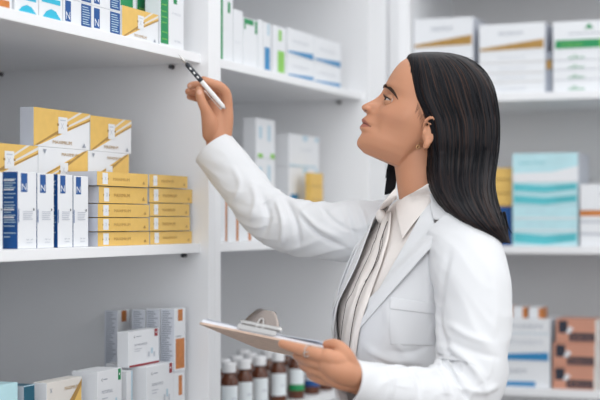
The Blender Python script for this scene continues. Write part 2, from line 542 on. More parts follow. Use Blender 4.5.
left_box('medicine_carton', 46.5, 82, 383, WL - 0.01, SH_LOW, 0.03, 'cream', [('p', [(0.05, 0.3), (0.95, 0.55), (1, 0.98), (0.0, 0.35)], 'gold'), ('p', [(0.5, 0.28), (0.75, 0.72), (0.98, 0.9), (0.98, 0.28)], 'yellow'), ('t', 0.5, 0.88, 0.04, 'MAXIMIUM', 'gold', 0.4), ('t', 0.08, 0.88, 0.05, 'x', 'grey')], (),
         'cream and gold carton on the lower shelf beside the green-marked capsule box', sidecol='white')
left_box('medicine_box', 23.5, 35, 386, WL - 0.01, SH_LOW, 0.05, 'darkteal', [('r', 0.0, 0.99, 1, 1, 'paleblue')], (), 'dark teal box low on the shelf at left, between pale blue and cream cartons', sidecol='palegrey')
left_box('medicine_box', -12, 18, 387.5, WL - 0.01, SH_LOW, 0.05, 'palecyan', (), (), 'pale blue box in the bottom left corner of the picture')

# ------------------------------------------------------------------ second unit cartons
WU = -1.40
tops = [(219, 233, -12, [('r', 0.02, 0.02, 0.26, 0.96, 'green'), ('r', 0.62, 0.7, 0.8, 0.85, 'green')], 'tall white box with green edge, against the panel on the second unit top shelf'),
        (233.5, 243, 8.5, [('t', 0.2, 0.4, 0.02, 'MG', 'palegrey', 0.5)], 'plain white box between the two green-marked boxes, second unit top shelf'),
        (243.5, 257.5, 16.5, [('r', 0.03, 0.87, 0.72, 0.98, 'green'), ('r', 0.03, 0.76, 0.14, 0.87, 'green'), ('r', 0.82, 0.72, 0.98, 0.98, 'green')], 'white box with green band at its top, second unit top shelf'),
        (258, 263, 19, [], 'thin plain white box left of the blue-footed box'),
        (263.3, 271, 21.5, [('r', 0.15, 0.04, 0.85, 0.50, 'midblue'), ('r', 0.5, 0.75, 0.8, 0.98, 'paleblue')], 'narrow white box with blue lower block, second unit top shelf'),
        (273, 286, 24.5, [('r', 0.35, 0.05, 0.88, 0.50, 'lime'), ('r', 0.42, 0.70, 0.66, 0.93, 'lime')], 'white box with lime green lower block, second unit top shelf')]
for a, b, t, fr, lb in tops:
    left_box('medicine_box', a, b, t, WU, SH_TOP, 0.05, 'white', fr, (), lb)
wf = [('p', [(0.02, 0.08), (0.98, 0.02), (0.98, 0.26), (0.02, 0.14)], 'midblue'), ('t', 0.2, 0.5, 0.10, 'MAXIPHARM', 'palegrey', 0.6)]
y0, y1, y2 = wy_at(287.5, WU), wy_at(314, WU), wy_at(341, WU)
zm = h_at(54, WU, y0)
ztp = h_at(27, WU, y0)
for i, (a, b) in enumerate(((y0, y1), (y1, y2))):
    for j, (c, d) in enumerate(((SH_TOP, zm), (zm, ztp))):
        carton('medicine_carton', (WU, a + .001, c + .0003), (b - a - .002, 0.07, d - c - .0006), 'white', wf, (), 'x',
               label='white carton with blue wedge, %s %s of its block of four' % (['lower', 'upper'][j], ['left', 'right'][i]), group='white cartons with blue wedge')
# middle shelf of the second unit
g5 = 'pale cartons stacked on the second unit middle shelf'
WM = -1.47


def stack(px0, px1, wx, cuts, mats_, fronts, labels, depth, group=None, name='medicine_carton', base=SH_MID, **k):
    y0, y1 = wy_at(px0, wx), wy_at(px1, wx)
    z = base
    for i, t in enumerate(cuts):
        zz = h_at(t, wx, y0)
        carton(name, (wx, y0, z + .0002), (y1 - y0, depth, zz - z - .0006), mats_[i], fronts[i], (), 'x', label=labels[i], group=group, **k)
        z = zz
    return z


gf = [('r', 0.1, 0.02, 0.35, 0.12, 'lime'), ('r', 0.75, 0.02, 0.98, 0.14, 'lime'), ('r', 0.15, 0.5, 0.3, 0.8, 'paleblue'), ('r', 0.6, 0.45, 0.75, 0.85, 'paleblue')]
stack(256, 275, WM, (200, 158, 117.5), ('white',) * 3, ((), gf[2:], gf), ('white carton at the foot of the green-tabbed stack behind the raised sleeve', 'white carton in the middle of the green-tabbed stack', 'white carton with lime tabs, top of the taller left stack behind the sleeve'), 0.035, g5)
bf = [('r', 0.45, 0.82, 0.6, 0.98, 'paleblue'), ('r', 0.85, 0.84, 0.98, 0.96, 'paleblue'), ('t', 0.35, 0.5, 0.08, 'CAPS', 'palegrey', 0.4), ('r', 0.02, 0.0, 0.9, 0.06, 'paleblue')]
stack(289, 319, WM, (203, 166, 133), ('white',) * 3, ((), bf + [('r', 0.05, 0.1, 0.3, 0.25, 'midblue')], bf), ('white carton at the foot of the pale blue marked stack', 'pale blue marked white carton, middle of the stack behind the yellow boxes', 'pale blue marked white carton, top of its stack, in front of bare panel'), 0.05, g5)
stack(311.5, 323, -1.42, (228, 214, 200, 186.5, 172.5), ('yellow',) * 5, ([('r', 0.0, 0.0, 1, 0.05, 'gold')],) * 5,
      tuple('small yellow carton, %s in the little yellow pile above the sleeve' % s for s in ('lowest', 'second', 'third', 'fourth', 'highest')), 0.018, 'small yellow cartons in a pile')
of = [('r', 0.78, 0.02, 0.99, 0.98, 'orange')]
for i, (a, b, t) in enumerate(((219.5, 227, 196), (228, 238.5, 198), (239, 251, 200), (251.5, 262, 202))):
    left_box('medicine_box', a, b, t, -1.398, SH_MID, 0.04, 'white', of if i < 3 else (), (), 'white box with brown edge strip under the raised sleeve, %s' % ['first from the divider', 'second from the divider', 'third from the divider', 'fourth and plain'][i], 'white boxes with brown edge strips')


# ------------------------------------------------------------------ right unit cartons (fronts face the viewer)
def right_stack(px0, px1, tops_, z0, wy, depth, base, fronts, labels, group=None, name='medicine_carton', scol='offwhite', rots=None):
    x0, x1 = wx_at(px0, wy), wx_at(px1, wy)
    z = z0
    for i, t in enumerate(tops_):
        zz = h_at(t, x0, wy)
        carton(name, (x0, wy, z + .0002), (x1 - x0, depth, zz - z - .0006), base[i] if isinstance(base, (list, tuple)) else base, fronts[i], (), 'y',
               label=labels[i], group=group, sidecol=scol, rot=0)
        z = zz


# carton() turned by -90 deg: local +x (front) -> world -y
YR = YF + 0.03
gold_f = [('p', [(0.02, 0.06), (0.98, 0.10), (0.98, 0.42), (0.02, 0.16)], 'gold'), ('t', 0.3, 0.58, 0.14, 'MAXIMIUM', 'grey', 0.36)]
low_f = [('t', 0.3, 0.35, 0.25, 'MAXIMIUM', 'palegrey', 0.4), ('r', 0.02, 0.02, 0.98, 0.08, 'cream')]
os_ = ['lowest', 'second from bottom', 'third from bottom', 'fourth from bottom', 'topmost', 'sixth']
right_stack(413.4, 473, (83, 73, 62, 50, 19.5), RZ[0], YR, 0.16, 'white', (low_f, low_f, low_f, low_f, gold_f),
            ['white carton, %s of the gold-marked stack directly above her forehead' % s for s in os_[:5]], 'gold marked cartons above the head')
right_stack(479, 545, (83.5, 74.5, 64, 53.5, 25), RZ[0], YR, 0.16, 'white', (low_f, low_f, low_f, low_f, gold_f),
            ['white carton, %s of the gold-marked stack right of her hair' % s for s in os_[:5]], 'gold marked cartons right of the hair')
right_stack(546, 552, (69, 60, 52), RZ[0], YR + 0.012, 0.05, ['grey', 'gold', 'grey'], ((), (), ()),
            ['grey carton in the gap between gold and green stacks, lowest', 'gold strip carton in the gap between the gold and green stacks', 'grey carton in the gap, highest'])
tri = lambda u, v, s: ('p', [(u, v), (u + s, v), (u + s / 2, v + s * 1.6)], 'green')
gtop = [('r', 0.03, 0.06, 0.62, 0.36, 'green'), ('r', 0.62, 0.06, 0.97, 0.36, 'lime'), tri(0.42, 0.72, 0.12), ('r', 0.2, 0.55, 0.8, 0.58, 'grey'), ('t', 0.10, 0.15, 0.1, 'OMEGA', 'lime', 0.3)]
glow = [tri(0.25, 0.4, 0.08), ('r', 0.2, 0.2, 0.42, 0.3, 'green'), ('r', 0.63, 0.0, 0.64, 1, 'palegrey'), ('r', 0.72, 0.3, 0.92, 0.6, 'green'), ('r', 0.02, 0.0, 0.98, 0.05, 'palegrey')]
right_stack(553, 629, (80.5, 70.5, 61, 51, 22), RZ[0], YR, 0.16, 'white', (glow, glow, glow, glow, gtop),
            ['white carton with green marks, %s of the green-banded stack at the right' % s for s in os_[:5]], 'green marked cartons at the top right')
# middle shelf
ctop = [('p', [(0, 0.0), (1, 0.0), (1, 0.55), (0.6, 0.35), (0, 0.32)], 'white'), ('t', 0.1, 0.6, 0.14, 'aqua free', 'teal', 0.4)]
tl_ = [('p', [(0.02, 0.25), (0.5, 0.1), (0.98, 0.35), (0.98, 0.9), (0.5, 0.7), (0.02, 0.9)], 'teal')]
pl_ = [('r', 0.02, 0.0, 0.98, 0.12, 'white'), ('t', 0.2, 0.4, 0.3, 'aqua free', 'paleblue', 0.3)]
right_stack(512.5, 578, (231, 219, 206, 194, 182.5, 153.5), RZ[1], YR, 0.16, 'palecyan', (tl_, pl_, pl_, tl_, tl_, ctop),
            ['pale cyan carton, %s of the cyan stack beside her hair tips' % s for s in ['lowest', 'second', 'third', 'fourth with teal waves', 'fifth with teal waves', 'tall topmost']], 'cyan cartons stacked on the right unit', scol='palegrey')
right_stack(580, 632, (233, 221, 210, 184), RZ[1], YR, 0.16, 'white', ([('r', 0, 0.85, 1, 1, 'palegrey')], [('r', 0, 0.85, 1, 1, 'palegrey')], [('r', 0, 0.45, 1, 0.98, 'orange')], [('t', 0.4, 0.5, 0.2, 'B1', 'grey')]),
            ['white carton, %s' % s for s in ('lowest in the right-edge stack on the middle shelf', 'second in the right-edge stack on the middle shelf', 'banded in orange, right-edge stack on the middle shelf', 'topmost of the right-edge stack on the middle shelf')], 'white cartons at the right edge')
right_stack(486, 511.5, (206.5,), RZ[1], YR + 0.03, 0.12, ['blue'], ((),), ['deep blue carton peeping out between hair and cyan stack'], scol='blue')
zz = h_at(206.5, wx_at(486, YR + .03), YR + 0.03)
right_stack(484, 512, (194, 180, 168), zz, YR + 0.03, 0.12, 'yellow', ([('r', 0, 0, 1, 0.08, 'gold')],) * 3,
            ['yellow carton behind her hair, %s of three above the blue one' % s for s in ('lowest', 'middle', 'highest')], 'yellow cartons behind the hair', scol='yellow')
# bottom shelf
b1 = [('t', 0.1, 0.35, 0.3, 'SUSTAPHARM', 'grey', 0.8), ('r', 0, 0, 1, 0.05, 'paleblue')]
b2 = [('p', [(0.0, 0.06), (0.98, 0.06), (0.98, 0.36), (0.0, 0.2)], 'midblue'), ('t', 0.1, 0.6, 0.2, 'SUSTAPHARM', 'palegrey', 0.8)]
b3 = [('p', [(0.0, 0.04), (0.82, 0.04), (0.82, 0.24), (0.0, 0.2)], 'midblue'), ('t', 0.1, 0.55, 0.18, 'SUSTAPHARM', 'grey', 0.6)]
right_stack(470, 550, (360, 332, 317.5), RZ[2], YR, 0.16, 'white', (b3, b2, b1), ['white carton with blue foot band, lowest of the stack at her elbow', 'white carton with blue wedge, middle of the stack at her elbow', 'white carton with grey lettering, top of the stack at her elbow'], 'blue banded cartons at the elbow', scol='offwhite')
zz = h_at(317.5, wx_at(470, YR), YR)
for i, (a, b) in enumerate(((497, 510), (511, 525), (527, 541))):
    carton('small_box', (wx_at(a, YR), YR + 0.02, zz), (wx_at(b, YR) - wx_at(a, YR), 0.06, 0.034 - 0.001 * i), 'white', [('r', 0.70, 0.05, 1, 0.95, 'orange')], (), 'y',
           label='small white and orange box lying on the blue-banded stack, %s' % ['nearest her sleeve', 'middle one', 'far right one'][i], group='small boxes on the stack', sidecol='orange')
sf = [('r', 0.06, 0.40, 0.28, 0.92, 'black'), ('p', [(0.24, 0.42), (0.32, 0.36), (0.42, 0.60), (0.32, 0.70)], 'white'), ('r', 0.32, 0.08, 0.93, 0.42, 'black'), ('t', 0.38, 0.17, 0.14, 'Kalpovit', 'salmon', 0.5), ('r', 0.95, 0.0, 1, 1, 'cream')]
for i, (a, b, t0, t1) in enumerate(((552.5, 596, 389, 366), (553, 597, 366, 342.5), (556, 597.5, 342.5, 318.5))):
    right_stack(a, b, (t1,), RZ[2] if i == 0 else h_at(t0, wx_at(a, YR), YR) + .0005, YR, 0.1, 'salmon', (sf,), ['salmon and black box, %s of the pile of three at bottom right' % ['lowest', 'middle', 'highest'][i]], 'salmon and black boxes', name='medicine_box', scol='cream')


# ------------------------------------------------------------------ bottles
def lathe(prof, n=28):
    V, F = [], []
    for r, z in prof:
        for i in range(n):
            a = 2 * math.pi * i / n
            V.append((r * math.cos(a), r * math.sin(a), z))
    for j in range(len(prof) - 1):
        for i in range(n):
            F.append((j * n + i, j * n + (i + 1) % n, (j + 1) * n + (i + 1) % n, (j + 1) * n + i))
    F.append(tuple(range(n - 1, -1, -1)))
    F.append(tuple((len(prof) - 1) * n + i for i in range(n)))
    return V, F


def arc_label(r, z0, z1, a0, a1, n=18):
    V, F = [], []
    for i in range(n + 1):
        a = a0 + (a1 - a0) * i / n
        for rr in (r, r + 0.0006):
            for z in (z0, z1):
                V.append((rr * math.cos(a), rr * math.sin(a), z))
    for i in range(n):
        b = 4 * i
        F += [(b + 2, b + 6, b + 7, b + 3), (b, b + 1, b + 5, b + 4), (b, b + 4, b + 6, b + 2), (b + 1, b + 3, b + 7, b + 5)]
    return V, F


BV = lathe([(0.0185, 0), (0.0205, 0.003), (0.0205, 0.083), (0.0195, 0.090), (0.013, 0.101), (0.0105, 0.106), (0.0105, 0.112)])
body_me = meshd('bottle_body', *BV, smooth=True)
body_me.materials.append(M['amber'])
cv, cf = lathe([(0.0145, 0), (0.0150, 0.001), (0.0150, 0.020), (0.0136, 0.0225), (0.0, 0.0226)], 36)
cap_me = meshd('bottle_cap', cv, cf, smooth=False)
cap_me.materials.append(M['cap'])
AD = math.radians(-60)
lab_me = meshd('bottle_label', *arc_label(0.0207, 0.022, 0.078, AD - 0.95, AD + 0.95))
lab_me.materials.append(M['label'])
prn = {}
for c in ('palegrey', 'green', 'blue'):
    V, F = arc_label(0.0214, 0.022, 0.038, AD - 0.95, AD + 0.95)
    if c == 'palegrey':
        V, F = arc_label(0.0214, 0.046, 0.050, AD + 0.2, AD + 0.7)
    prn[c] = meshd('label_print', V, F)
    prn[c].materials.append(M[c])
ZF = lambda px: 1.418 / (ST - CT * (px - 300) / FOC)
bs = [(p, ZF(p) + d, b) for p, d, b in ((229, 0, 0), (244, 0, 0), (259.5, 0, 0), (278, 0, 0), (296, 0, 'green'), (311.5, 0, 'blue'), (325, 0, 'blue'), (338, 0, 'blue'),
      (236, .13, 0), (250, .13, 0), (268, .13, 0), (286, .13, 0), (304, .13, 0), (224, .11, 0), (243, .26, 0))]
bl = ['against the divider panel', 'second along the front row', 'third along the front row', 'fourth along the front row, with dark glass', 'with a green band low on the label',
      'blue band, left of the blue-banded trio', 'with a blue band, middle of the trio', 'with a blue band beside her sleeve',
      'second row, behind the first gap', 'second row, behind the second gap', 'second row, behind the third gap', 'second row, behind the fourth gap', 'second row, behind the blue-banded bottles', 'behind the divider edge, second row', 'third row, deep in the shelf']
for i, (px, Z, b) in enumerate(bs):
    q = P(px, 300, Z)
    e = empty('medicine_bottle', (q.x, q.y, SH_LOW + 0.0003))
    tag(e, 'amber bottle with white cap and label, ' + bl[i], 'bottle', 'amber bottles on the second unit lower shelf')
    newobj('bottle_body', body_me, e)
    c_ = newobj('cap', cap_me, e)
    c_.location = (0, 0, 0.108)
    lb = newobj('label', lab_me, e)
    newobj('print', prn[b or 'palegrey'], lb)
    e.scale = (1.08, 1.08, 0.975)


# ================================================================== the woman
def col_attr_mat(name, rough, sss=0.0, spec=0.4):
    m = mat(name, (0.5, 0.5, 0.5), rough, sss=sss, bump=0.08, bscale=900, spec=spec)
    nt = m.node_tree
    a = nt.nodes.new('ShaderNodeAttribute')
    a.attribute_name = 'tint'
    nt.links.new(a.outputs['Color'], nt.nodes['Principled BSDF'].inputs['Base Color'])
    return m


M['skin'] = col_attr_mat('skin', 0.48, 0.12)
M['cotton'] = mat('white_cotton', (0.70, 0.71, 0.73), 0.85, bump=0.15, bscale=1500, sheen=0.1, spec=0.2)
M['blouse'] = mat('beige_satin', (0.78, 0.73, 0.70), 0.6, bump=0.1, bscale=1200, spec=0.3)
M['shadeline'] = mat('painted_fold_shade', (0.06, 0.05, 0.05), 0.6)  # dark colour for the shade in the blouse opening
M['trouser'] = mat('grey_trousers', (0.20, 0.20, 0.22), 0.8, bump=0.1)
M['shoe'] = mat('black_leather', (0.02, 0.02, 0.02), 0.4)
M['eyewhite'] = mat('eye_white', (0.50, 0.46, 0.44), 0.2)
M['iris'] = mat('brown_iris', (0.05, 0.02, 0.01), 0.15)
M['lash'] = mat('dark_lash', (0.012, 0.009, 0.009), 0.6)
M['browhair'] = mat('brow_hair', (0.045, 0.024, 0.016), 0.7)
M['silver'] = mat('silver', (0.58, 0.57, 0.56), 0.25, metal=1)
M['darksteel'] = mat('dark_steel', (0.30, 0.26, 0.24), 0.25, metal=1)
M['goldm'] = mat('gold_metal', (0.75, 0.5, 0.25), 0.25, metal=1)
M['paper'] = mat('paper', (0.80, 0.83, 0.90), 0.6)
M['board'] = mat('hardboard', (0.66, 0.48, 0.38), 0.6, bump=0.2, bscale=400, vary=0.12, vscale=60)
M['gripblack'] = mat('black_rubber', (0.015, 0.02, 0.03), 0.4)
M['penwhite'] = mat('pen_white', (0.8, 0.8, 0.8), 0.2, coat=0.5)


def catmull(pts, n):
    pts = np.array(pts, float)
    m_ = len(pts)
    ext = np.vstack([2 * pts[0] - pts[1], pts, 2 * pts[-1] - pts[-2]])
    out = []
    t = np.linspace(0, m_ - 1, n)
    for x in t:
        i = min(int(x), m_ - 2)
        f = x - i
        p0, p1, p2, p3 = ext[i], ext[i + 1], ext[i + 2], ext[i + 3]
        out.append(0.5 * (2 * p1 + (p2 - p0) * f + (2 * p0 - 5 * p1 + 4 * p2 - p3) * f * f + (3 * p1 - p0 - 3 * p2 + p3) * f ** 3))
    return np.array(out)


def tube_grid(path, rad, seg, up=(0, 0, 1), flat=1.0):
    """path (n,3) world, rad (n,) -> (n,seg,3) ring grid and (n,seg,3) outward normals"""
    path = np.array(path, float)
    n = len(path)
    T = np.gradient(path, axis=0)
    T /= np.linalg.norm(T, axis=1)[:, None]
    u = np.array(up, float)
    u -= T[0] * u.dot(T[0])
    u /= np.linalg.norm(u)
    G = np.zeros((n, seg, 3))
    Nn = np.zeros((n, seg, 3))
    ang = np.linspace(0, 2 * np.pi, seg, endpoint=False)
    for i in range(n):
        u = u - T[i] * u.dot(T[i])
        u /= np.linalg.norm(u)
        v = np.cross(T[i], u)
        d = np.outer(np.cos(ang), u) * flat + np.outer(np.sin(ang), v)
        G[i] = path[i] + d * rad[i]
        Nn[i] = d / np.linalg.norm(d, axis=1)[:, None]
    return G, Nn


def grid_faces(n, seg, closed=True, off=0):
    F = []
    for i in range(n - 1):
        for j in range(seg if closed else seg - 1):
            j2 = (j + 1) % seg
            F.append((off + i * seg + j, off + (i + 1) * seg + j, off + (i + 1) * seg + j2, off + i * seg + j2))
    return F


class Shells:
    def __init__(s):
        s.V, s.F = [], []

    def tube(s, pts, rads, seg=16, n=None, flat=1.0, up=(0, 0, 1)):
        pts = [tuple(p) for p in pts]
        n = n or max(8, 5 * len(pts))
        pr = catmull([(*p, r) for p, r in zip(pts, rads)], n)
        path, rad = pr[:, :3], pr[:, 3]
        # round caps
        d0 = path[0] - path[1]
        d0 /= np.linalg.norm(d0)
        d1 = path[-1] - path[-2]
        d1 /= np.linalg.norm(d1)
        a = np.radians([80, 60, 35, 15])
        head = [path[0] + d0 * rad[0] * math.sin(x) for x in a]
        hr = [rad[0] * math.cos(x) for x in a]
        tail = [path[-1] + d1 * rad[-1] * math.sin(x) for x in a[::-1]]
        tr = [rad[-1] * math.cos(x) for x in a[::-1]]
        path = np.vstack([head, path, tail])
        rad = np.concatenate([hr, rad, tr])
        G, _ = tube_grid(path, rad, seg, up, flat)
        o = len(s.V)
        s.V += [tuple(x) for x in G.reshape(-1, 3)]
        m_ = len(path)
        s.F += grid_faces(m_, seg, True, o)
        s.F.append(tuple(o + j for j in range(seg)))
        s.F.append(tuple(o + (m_ - 1) * seg + j for j in range(seg - 1, -1, -1)))

    def ball(s, c, r, axes=None, seg=20):
        """ellipsoid, r=(a,b,c) along axes"""
        axes = axes or (Vector((1, 0, 0)), Vector((0, 1, 0)), Vector((0, 0, 1)))
        r = (r, r, r) if isinstance(r, (int, float)) else r
        o = len(s.V)
        nl = seg // 2 + 1
        for i in range(1, nl):
            th = math.pi * i / nl
            for j in range(seg):
                ph = 2 * math.pi * j / seg
                v = Vector(c) + axes[0] * (r[0] * math.sin(th) * math.cos(ph)) + axes[1] * (r[1] * math.sin(th) * math.sin(ph)) + axes[2] * (r[2] * math.cos(th))
                s.V.append(tuple(v))
        s.F += grid_faces(nl - 1, seg, True, o)
        s.F.append(tuple(o + j for j in range(seg)))
        s.F.append(tuple(o + (nl - 2) * seg + j for j in range(seg - 1, -1, -1)))

    def grid(s, G, cap=True, closed=True):
        n, seg = G.shape[:2]
        o = len(s.V)
        s.V += [tuple(x) for x in G.reshape(-1, 3)]
        s.F += grid_faces(n, seg, closed, o)
        if cap:
            s.F.append(tuple(o + j for j in range(seg)))
            s.F.append(tuple(o + (n - 1) * seg + j for j in range(seg - 1, -1, -1)))

    def mesh(s, name, smooth=True):
        me = meshd(name, s.V, s.F, smooth)
        bm = bmesh.new()
        bm.from_mesh(me)
        bmesh.ops.recalc_face_normals(bm, faces=bm.faces)
        bm.to_mesh(me)
        bm.free()
        if smooth:
            me.polygons.foreach_set('use_smooth', [True] * len(me.polygons))
        return me


def bake(me, mods):
    """apply modifiers [(type, {attrs})] and return a fresh mesh"""
    o = bpy.data.objects.new('bake', me)
    COL.objects.link(o)
    for t, at in mods:
        md = o.modifiers.new(t, t)
        for k, v in at.items():
            setattr(md, k, v)
    dg = bpy.context.evaluated_depsgraph_get()
    r = bpy.data.meshes.new_from_object(o.evaluated_get(dg))
    COL.objects.unlink(o)
    bpy.data.objects.remove(o)
    r.polygons.foreach_set('use_smooth', [True] * len(r.polygons))
    return r


def mverts(me):
    a = np.empty(len(me.vertices) * 3)
    me.vertices.foreach_get('co', a)
    return a.reshape(-1, 3)


def mnorms(me):
    a = np.empty(len(me.vertices) * 3)
    me.vertex_normals.foreach_get('vector', a)
    return a.reshape(-1, 3)


def setverts(me, V):
    me.vertices.foreach_set('co', V.reshape(-1))
    me.update()


CAMP = np.array([0, 0, EYE])


def to_px(V):
    X = CT * V[:, 0] + ST * V[:, 1]
    Z = -ST * V[:, 0] + CT * V[:, 1]
    return 300 + X * FOC / Z, HOR - (V[:, 2] - EYE) * FOC / Z, Z


def sculpt(me, strokes):
    """raise (amp>0) or press (amp<0) folds along lines on the near side of a cloth surface.
    stroke: ([(px,py)...], width_px, amp_m)"""
    V, N = mverts(me), mnorms(me)
    px, py, Z = to_px(V)
    view = V - CAMP
    view /= np.linalg.norm(view, axis=1)[:, None]
    facing = np.clip(-(N * view).sum(1) * 2.5, 0, 1)
    D = np.zeros(len(V))
    for pts, wd, amp in strokes:
        p = catmull([(a, b) for a, b in pts], max(12, 6 * len(pts)))
        best = np.full(len(V), 1e9)
        tt = np.zeros(len(V))
        for i in range(len(p) - 1):
            a, b = p[i], p[i + 1]
            d = b - a
            L = d.dot(d) + 1e-9
            t = np.clip(((px - a[0]) * d[0] + (py - a[1]) * d[1]) / L, 0, 1)
            q = (px - a[0] - t * d[0]) ** 2 + (py - a[1] - t * d[1]) ** 2
            m_ = q < best
            best[m_] = q[m_]
            tt[m_] = (i + t[m_]) / (len(p) - 1)
        fade = np.clip(np.minimum(tt, 1 - tt) * 4 + 0.15, 0, 1)
        D += amp * np.exp(-best / (wd * wd)) * fade
    V = V + N * (D * facing)[:, None]
    setverts(me, V)


# ---------------------------------------------------------------- head frame
ALPHA, PSI = math.radians(22), math.radians(3)
HS = 2.80 / FOC
HC = P(425, 108, 2.80)


def cdir(x, u, z):
    return Vector((CT * x - ST * z, ST * x + CT * z, u))


HF = cdir(-math.cos(ALPHA) * math.cos(PSI), math.sin(ALPHA), -math.cos(ALPHA) * math.sin(PSI))
HL = cdir(math.sin(PSI), 0, -math.cos(PSI))
HU = cdir(math.sin(ALPHA) * math.cos(PSI), math.cos(ALPHA), math.sin(ALPHA) * math.sin(PSI))


def loc(px, py):
    dx, dy = (px - 425) * HS, (108 - py) * HS
    return (-dx * math.cos(ALPHA) + dy * math.sin(ALPHA), dx * math.sin(ALPHA) + dy * math.cos(ALPHA))


def HP(f, l, u):
    return HC + HF * f + HL * l + HU * u


prof_px = [(440, 58.5), (424, 56), (415, 56), (408.4, 57), (400, 62.5), (394, 69.5), (389, 77.5), (385.8, 84), (383.8, 88), (381.5, 92.5), (379.5, 95), (376, 98), (372.5, 100.2), (369, 102), (364.5, 104),
           (361.5, 106), (360.9, 108), (361.8, 110.2), (364, 112), (366.6, 113.6), (366, 115.2), (363.8, 117.4), (361.6, 119.3), (361, 120.8), (362.2, 122.6), (363.6, 123.4), (361.4, 124.6), (359.6, 126.6),
           (359.3, 128.6), (361, 130.8), (361.8, 132.6), (360.5, 135), (358, 138.6), (356.6, 142), (356.6, 145.5), (359, 149), (363.5, 152)]
pr = [loc(*p) for p in prof_px]
pu = np.array([q[1] for q in pr])
pf = np.array([q[0] for q in pr])
order = np.argsort(pu)
pu, pf = pu[order], pf[order]
U0, U1 = -0.1225, 0.0995
us = np.concatenate([np.linspace(-0.1235, -0.112, 6), np.linspace(-0.110, 0.03, 120), np.linspace(0.032, 0.096, 36), [0.0975, 0.0985]])
PF = np.interp(us, pu, pf)
# smooth the profile a touch
PF[1:-1] = 0.25 * PF[:-2] + 0.5 * PF[1:-1] + 0.25 * PF[2:]
# plain face without nose and lips
bu = [-0.1235, -0.117, -0.108, -0.095, -0.08, -0.065, -0.045, -0.02, -0.004, 0.01, 0.03, 0.06, 0.08, 0.0985]
bf_ = [0.050, 0.079, 0.092, 0.094, 0.089, 0.087, 0.087, 0.083, 0.0805, 0.085, 0.084, 0.076, 0.060, 0.02]
BF = np.interp(us, bu, bf_)
k5 = np.ones(5) / 5
BF = np.convolve(np.pad(BF, 2, 'edge'), k5, 'valid')
wu = [-0.1235, -0.117, -0.105, -0.09, -0.07, -0.045, -0.02, 0.0, 0.02, 0.04, 0.06, 0.075, 0.088, 0.0985]
ww = [0.020, 0.031, 0.042, 0.050, 0.0575, 0.065, 0.070, 0.072, 0.073, 0.071, 0.064, 0.053, 0.037, 0.012]
WW = np.convolve(np.pad(np.interp(us, wu, ww), 2, 'edge'), k5, 'valid')
ku = [-0.1235, -0.10, -0.08, -0.06, -0.03, 0.0, 0.03, 0.06, 0.08, 0.0985]
kb = [0.0, -0.01, -0.025, -0.05, -0.08, -0.095, -0.098, -0.08, -0.055, -0.01]
KB = np.convolve(np.pad(np.interp(us, ku, kb), 2, 'edge'), k5, 'valid')


def gs(x, c, s):
    return np.exp(-((x - c) / s) ** 2)


NS = 160
head = np.zeros((len(us), NS, 3))
th = np.linspace(0, 2 * np.pi, NS, endpoint=False)
for i, u in enumerate(us):
    mid = 0.012 * float(np.clip((0.0 - u) / 0.09, 0, 1))
    c, s = np.cos(th), np.sin(th)
    jaw = np.clip((-0.045 - u) / 0.05, 0, 1)
    e = 2.15 - 0.15 * jaw
    cc = np.sign(c) * np.abs(c) ** (2 / e)
    ss = np.sign(s) * np.abs(s) ** (2 / e)
    f = np.where(c > 0, mid + (BF[i] - mid) * cc, mid + (mid - KB[i]) * cc)
    l = WW[i] * ss
    front = np.clip(c * 4, 0, 1)
    # nose, lips and chin come from the measured profile, each with its own width
    d = PF[i] - BF[i]
    nose = gs(u, -0.028, 0.019)
    # width of the raised part: narrow at the bridge, wide at the tip, wide at lips and chin
    if u > -0.040:
        sig = np.interp(u, [-0.040, -0.030, -0.022, -0.008, 0.01, 0.03], [0.0125, 0.0115, 0.0095, 0.0085, 0.016, 0.035])
    else:
        sig = np.interp(u, [-0.12, -0.10, -0.082, -0.075, -0.068, -0.060, -0.050, -0.042], [0.018, 0.019, 0.021, 0.020, 0.021, 0.019, 0.014, 0.0125])
    f = f + d * np.exp(-(np.abs(l) / sig) ** 2.2) * front
    al = np.abs(l)
    # nostril wings
    f = f + 0.0105 * gs(al, 0.0132, 0.0050) * gs(u, -0.035, 0.0060) * front
    # eye socket, brow ridge, cheekbone, fold beside the mouth
    f = f - 0.0065 * gs(al, 0.030, 0.0135) * gs(u, -0.016, 0.010) * front
    f = f + 0.0020 * gs(al, 0.028, 0.018) * gs(u, 0.012, 0.008) * front
    f = f + 0.0040 * gs(al, 0.046, 0.016) * gs(u, -0.040, 0.017) * front
    f = f - 0.003 * gs(al, 0.0195, 0.003) * gs(u, -0.036, 0.007) * front
    f = f - 0.0025 * gs(al, 0.033, 0.006) * gs(u, -0.073, 0.012) * front
    f = f - 0.002 * gs(al, 0.0, 0.004) * gs(u, -0.052, 0.006) * front
    l = l + np.sign(l) * 0.003 * gs(u, -0.035, 0.02) * gs(f, 0.035, 0.02)
    l = l - np.sign(l) * 0.004 * gs(u, -0.07, 0.02) * gs(f, 0.05, 0.02)
    for j in range(NS):
        head[i, j] = HP(f[j], l[j], u)
body = Shells()
body.grid(head)
for s_ in (1, -1):
    f_, u_ = loc(367.0, 109.6)
    body.ball(HP(f_, 0.0115 * s_, u_), (0.0075, 0.0056, 0.0060), (HF, HL, HU))

# neck and trunk under the clothes
body.tube([P(418, 135, 2.81), P(419.5, 152, 2.805), P(421.5, 172, 2.80), P(426, 195, 2.79), P(432, 215, 2.79), P(432, 240, 2.79)],
          [0.046, 0.050, 0.0495, 0.052, 0.056, 0.05], 40, 30)
TZ = 2.79
BFW = cdir(-0.954, 0, -0.3)      # where the chest faces
BLF = cdir(0.3, 0, -0.954)       # her left, towards the viewpoint


def torso_c(cx, py):
    return W3(cx, EYE - (py - HOR) * TZ / FOC, TZ)


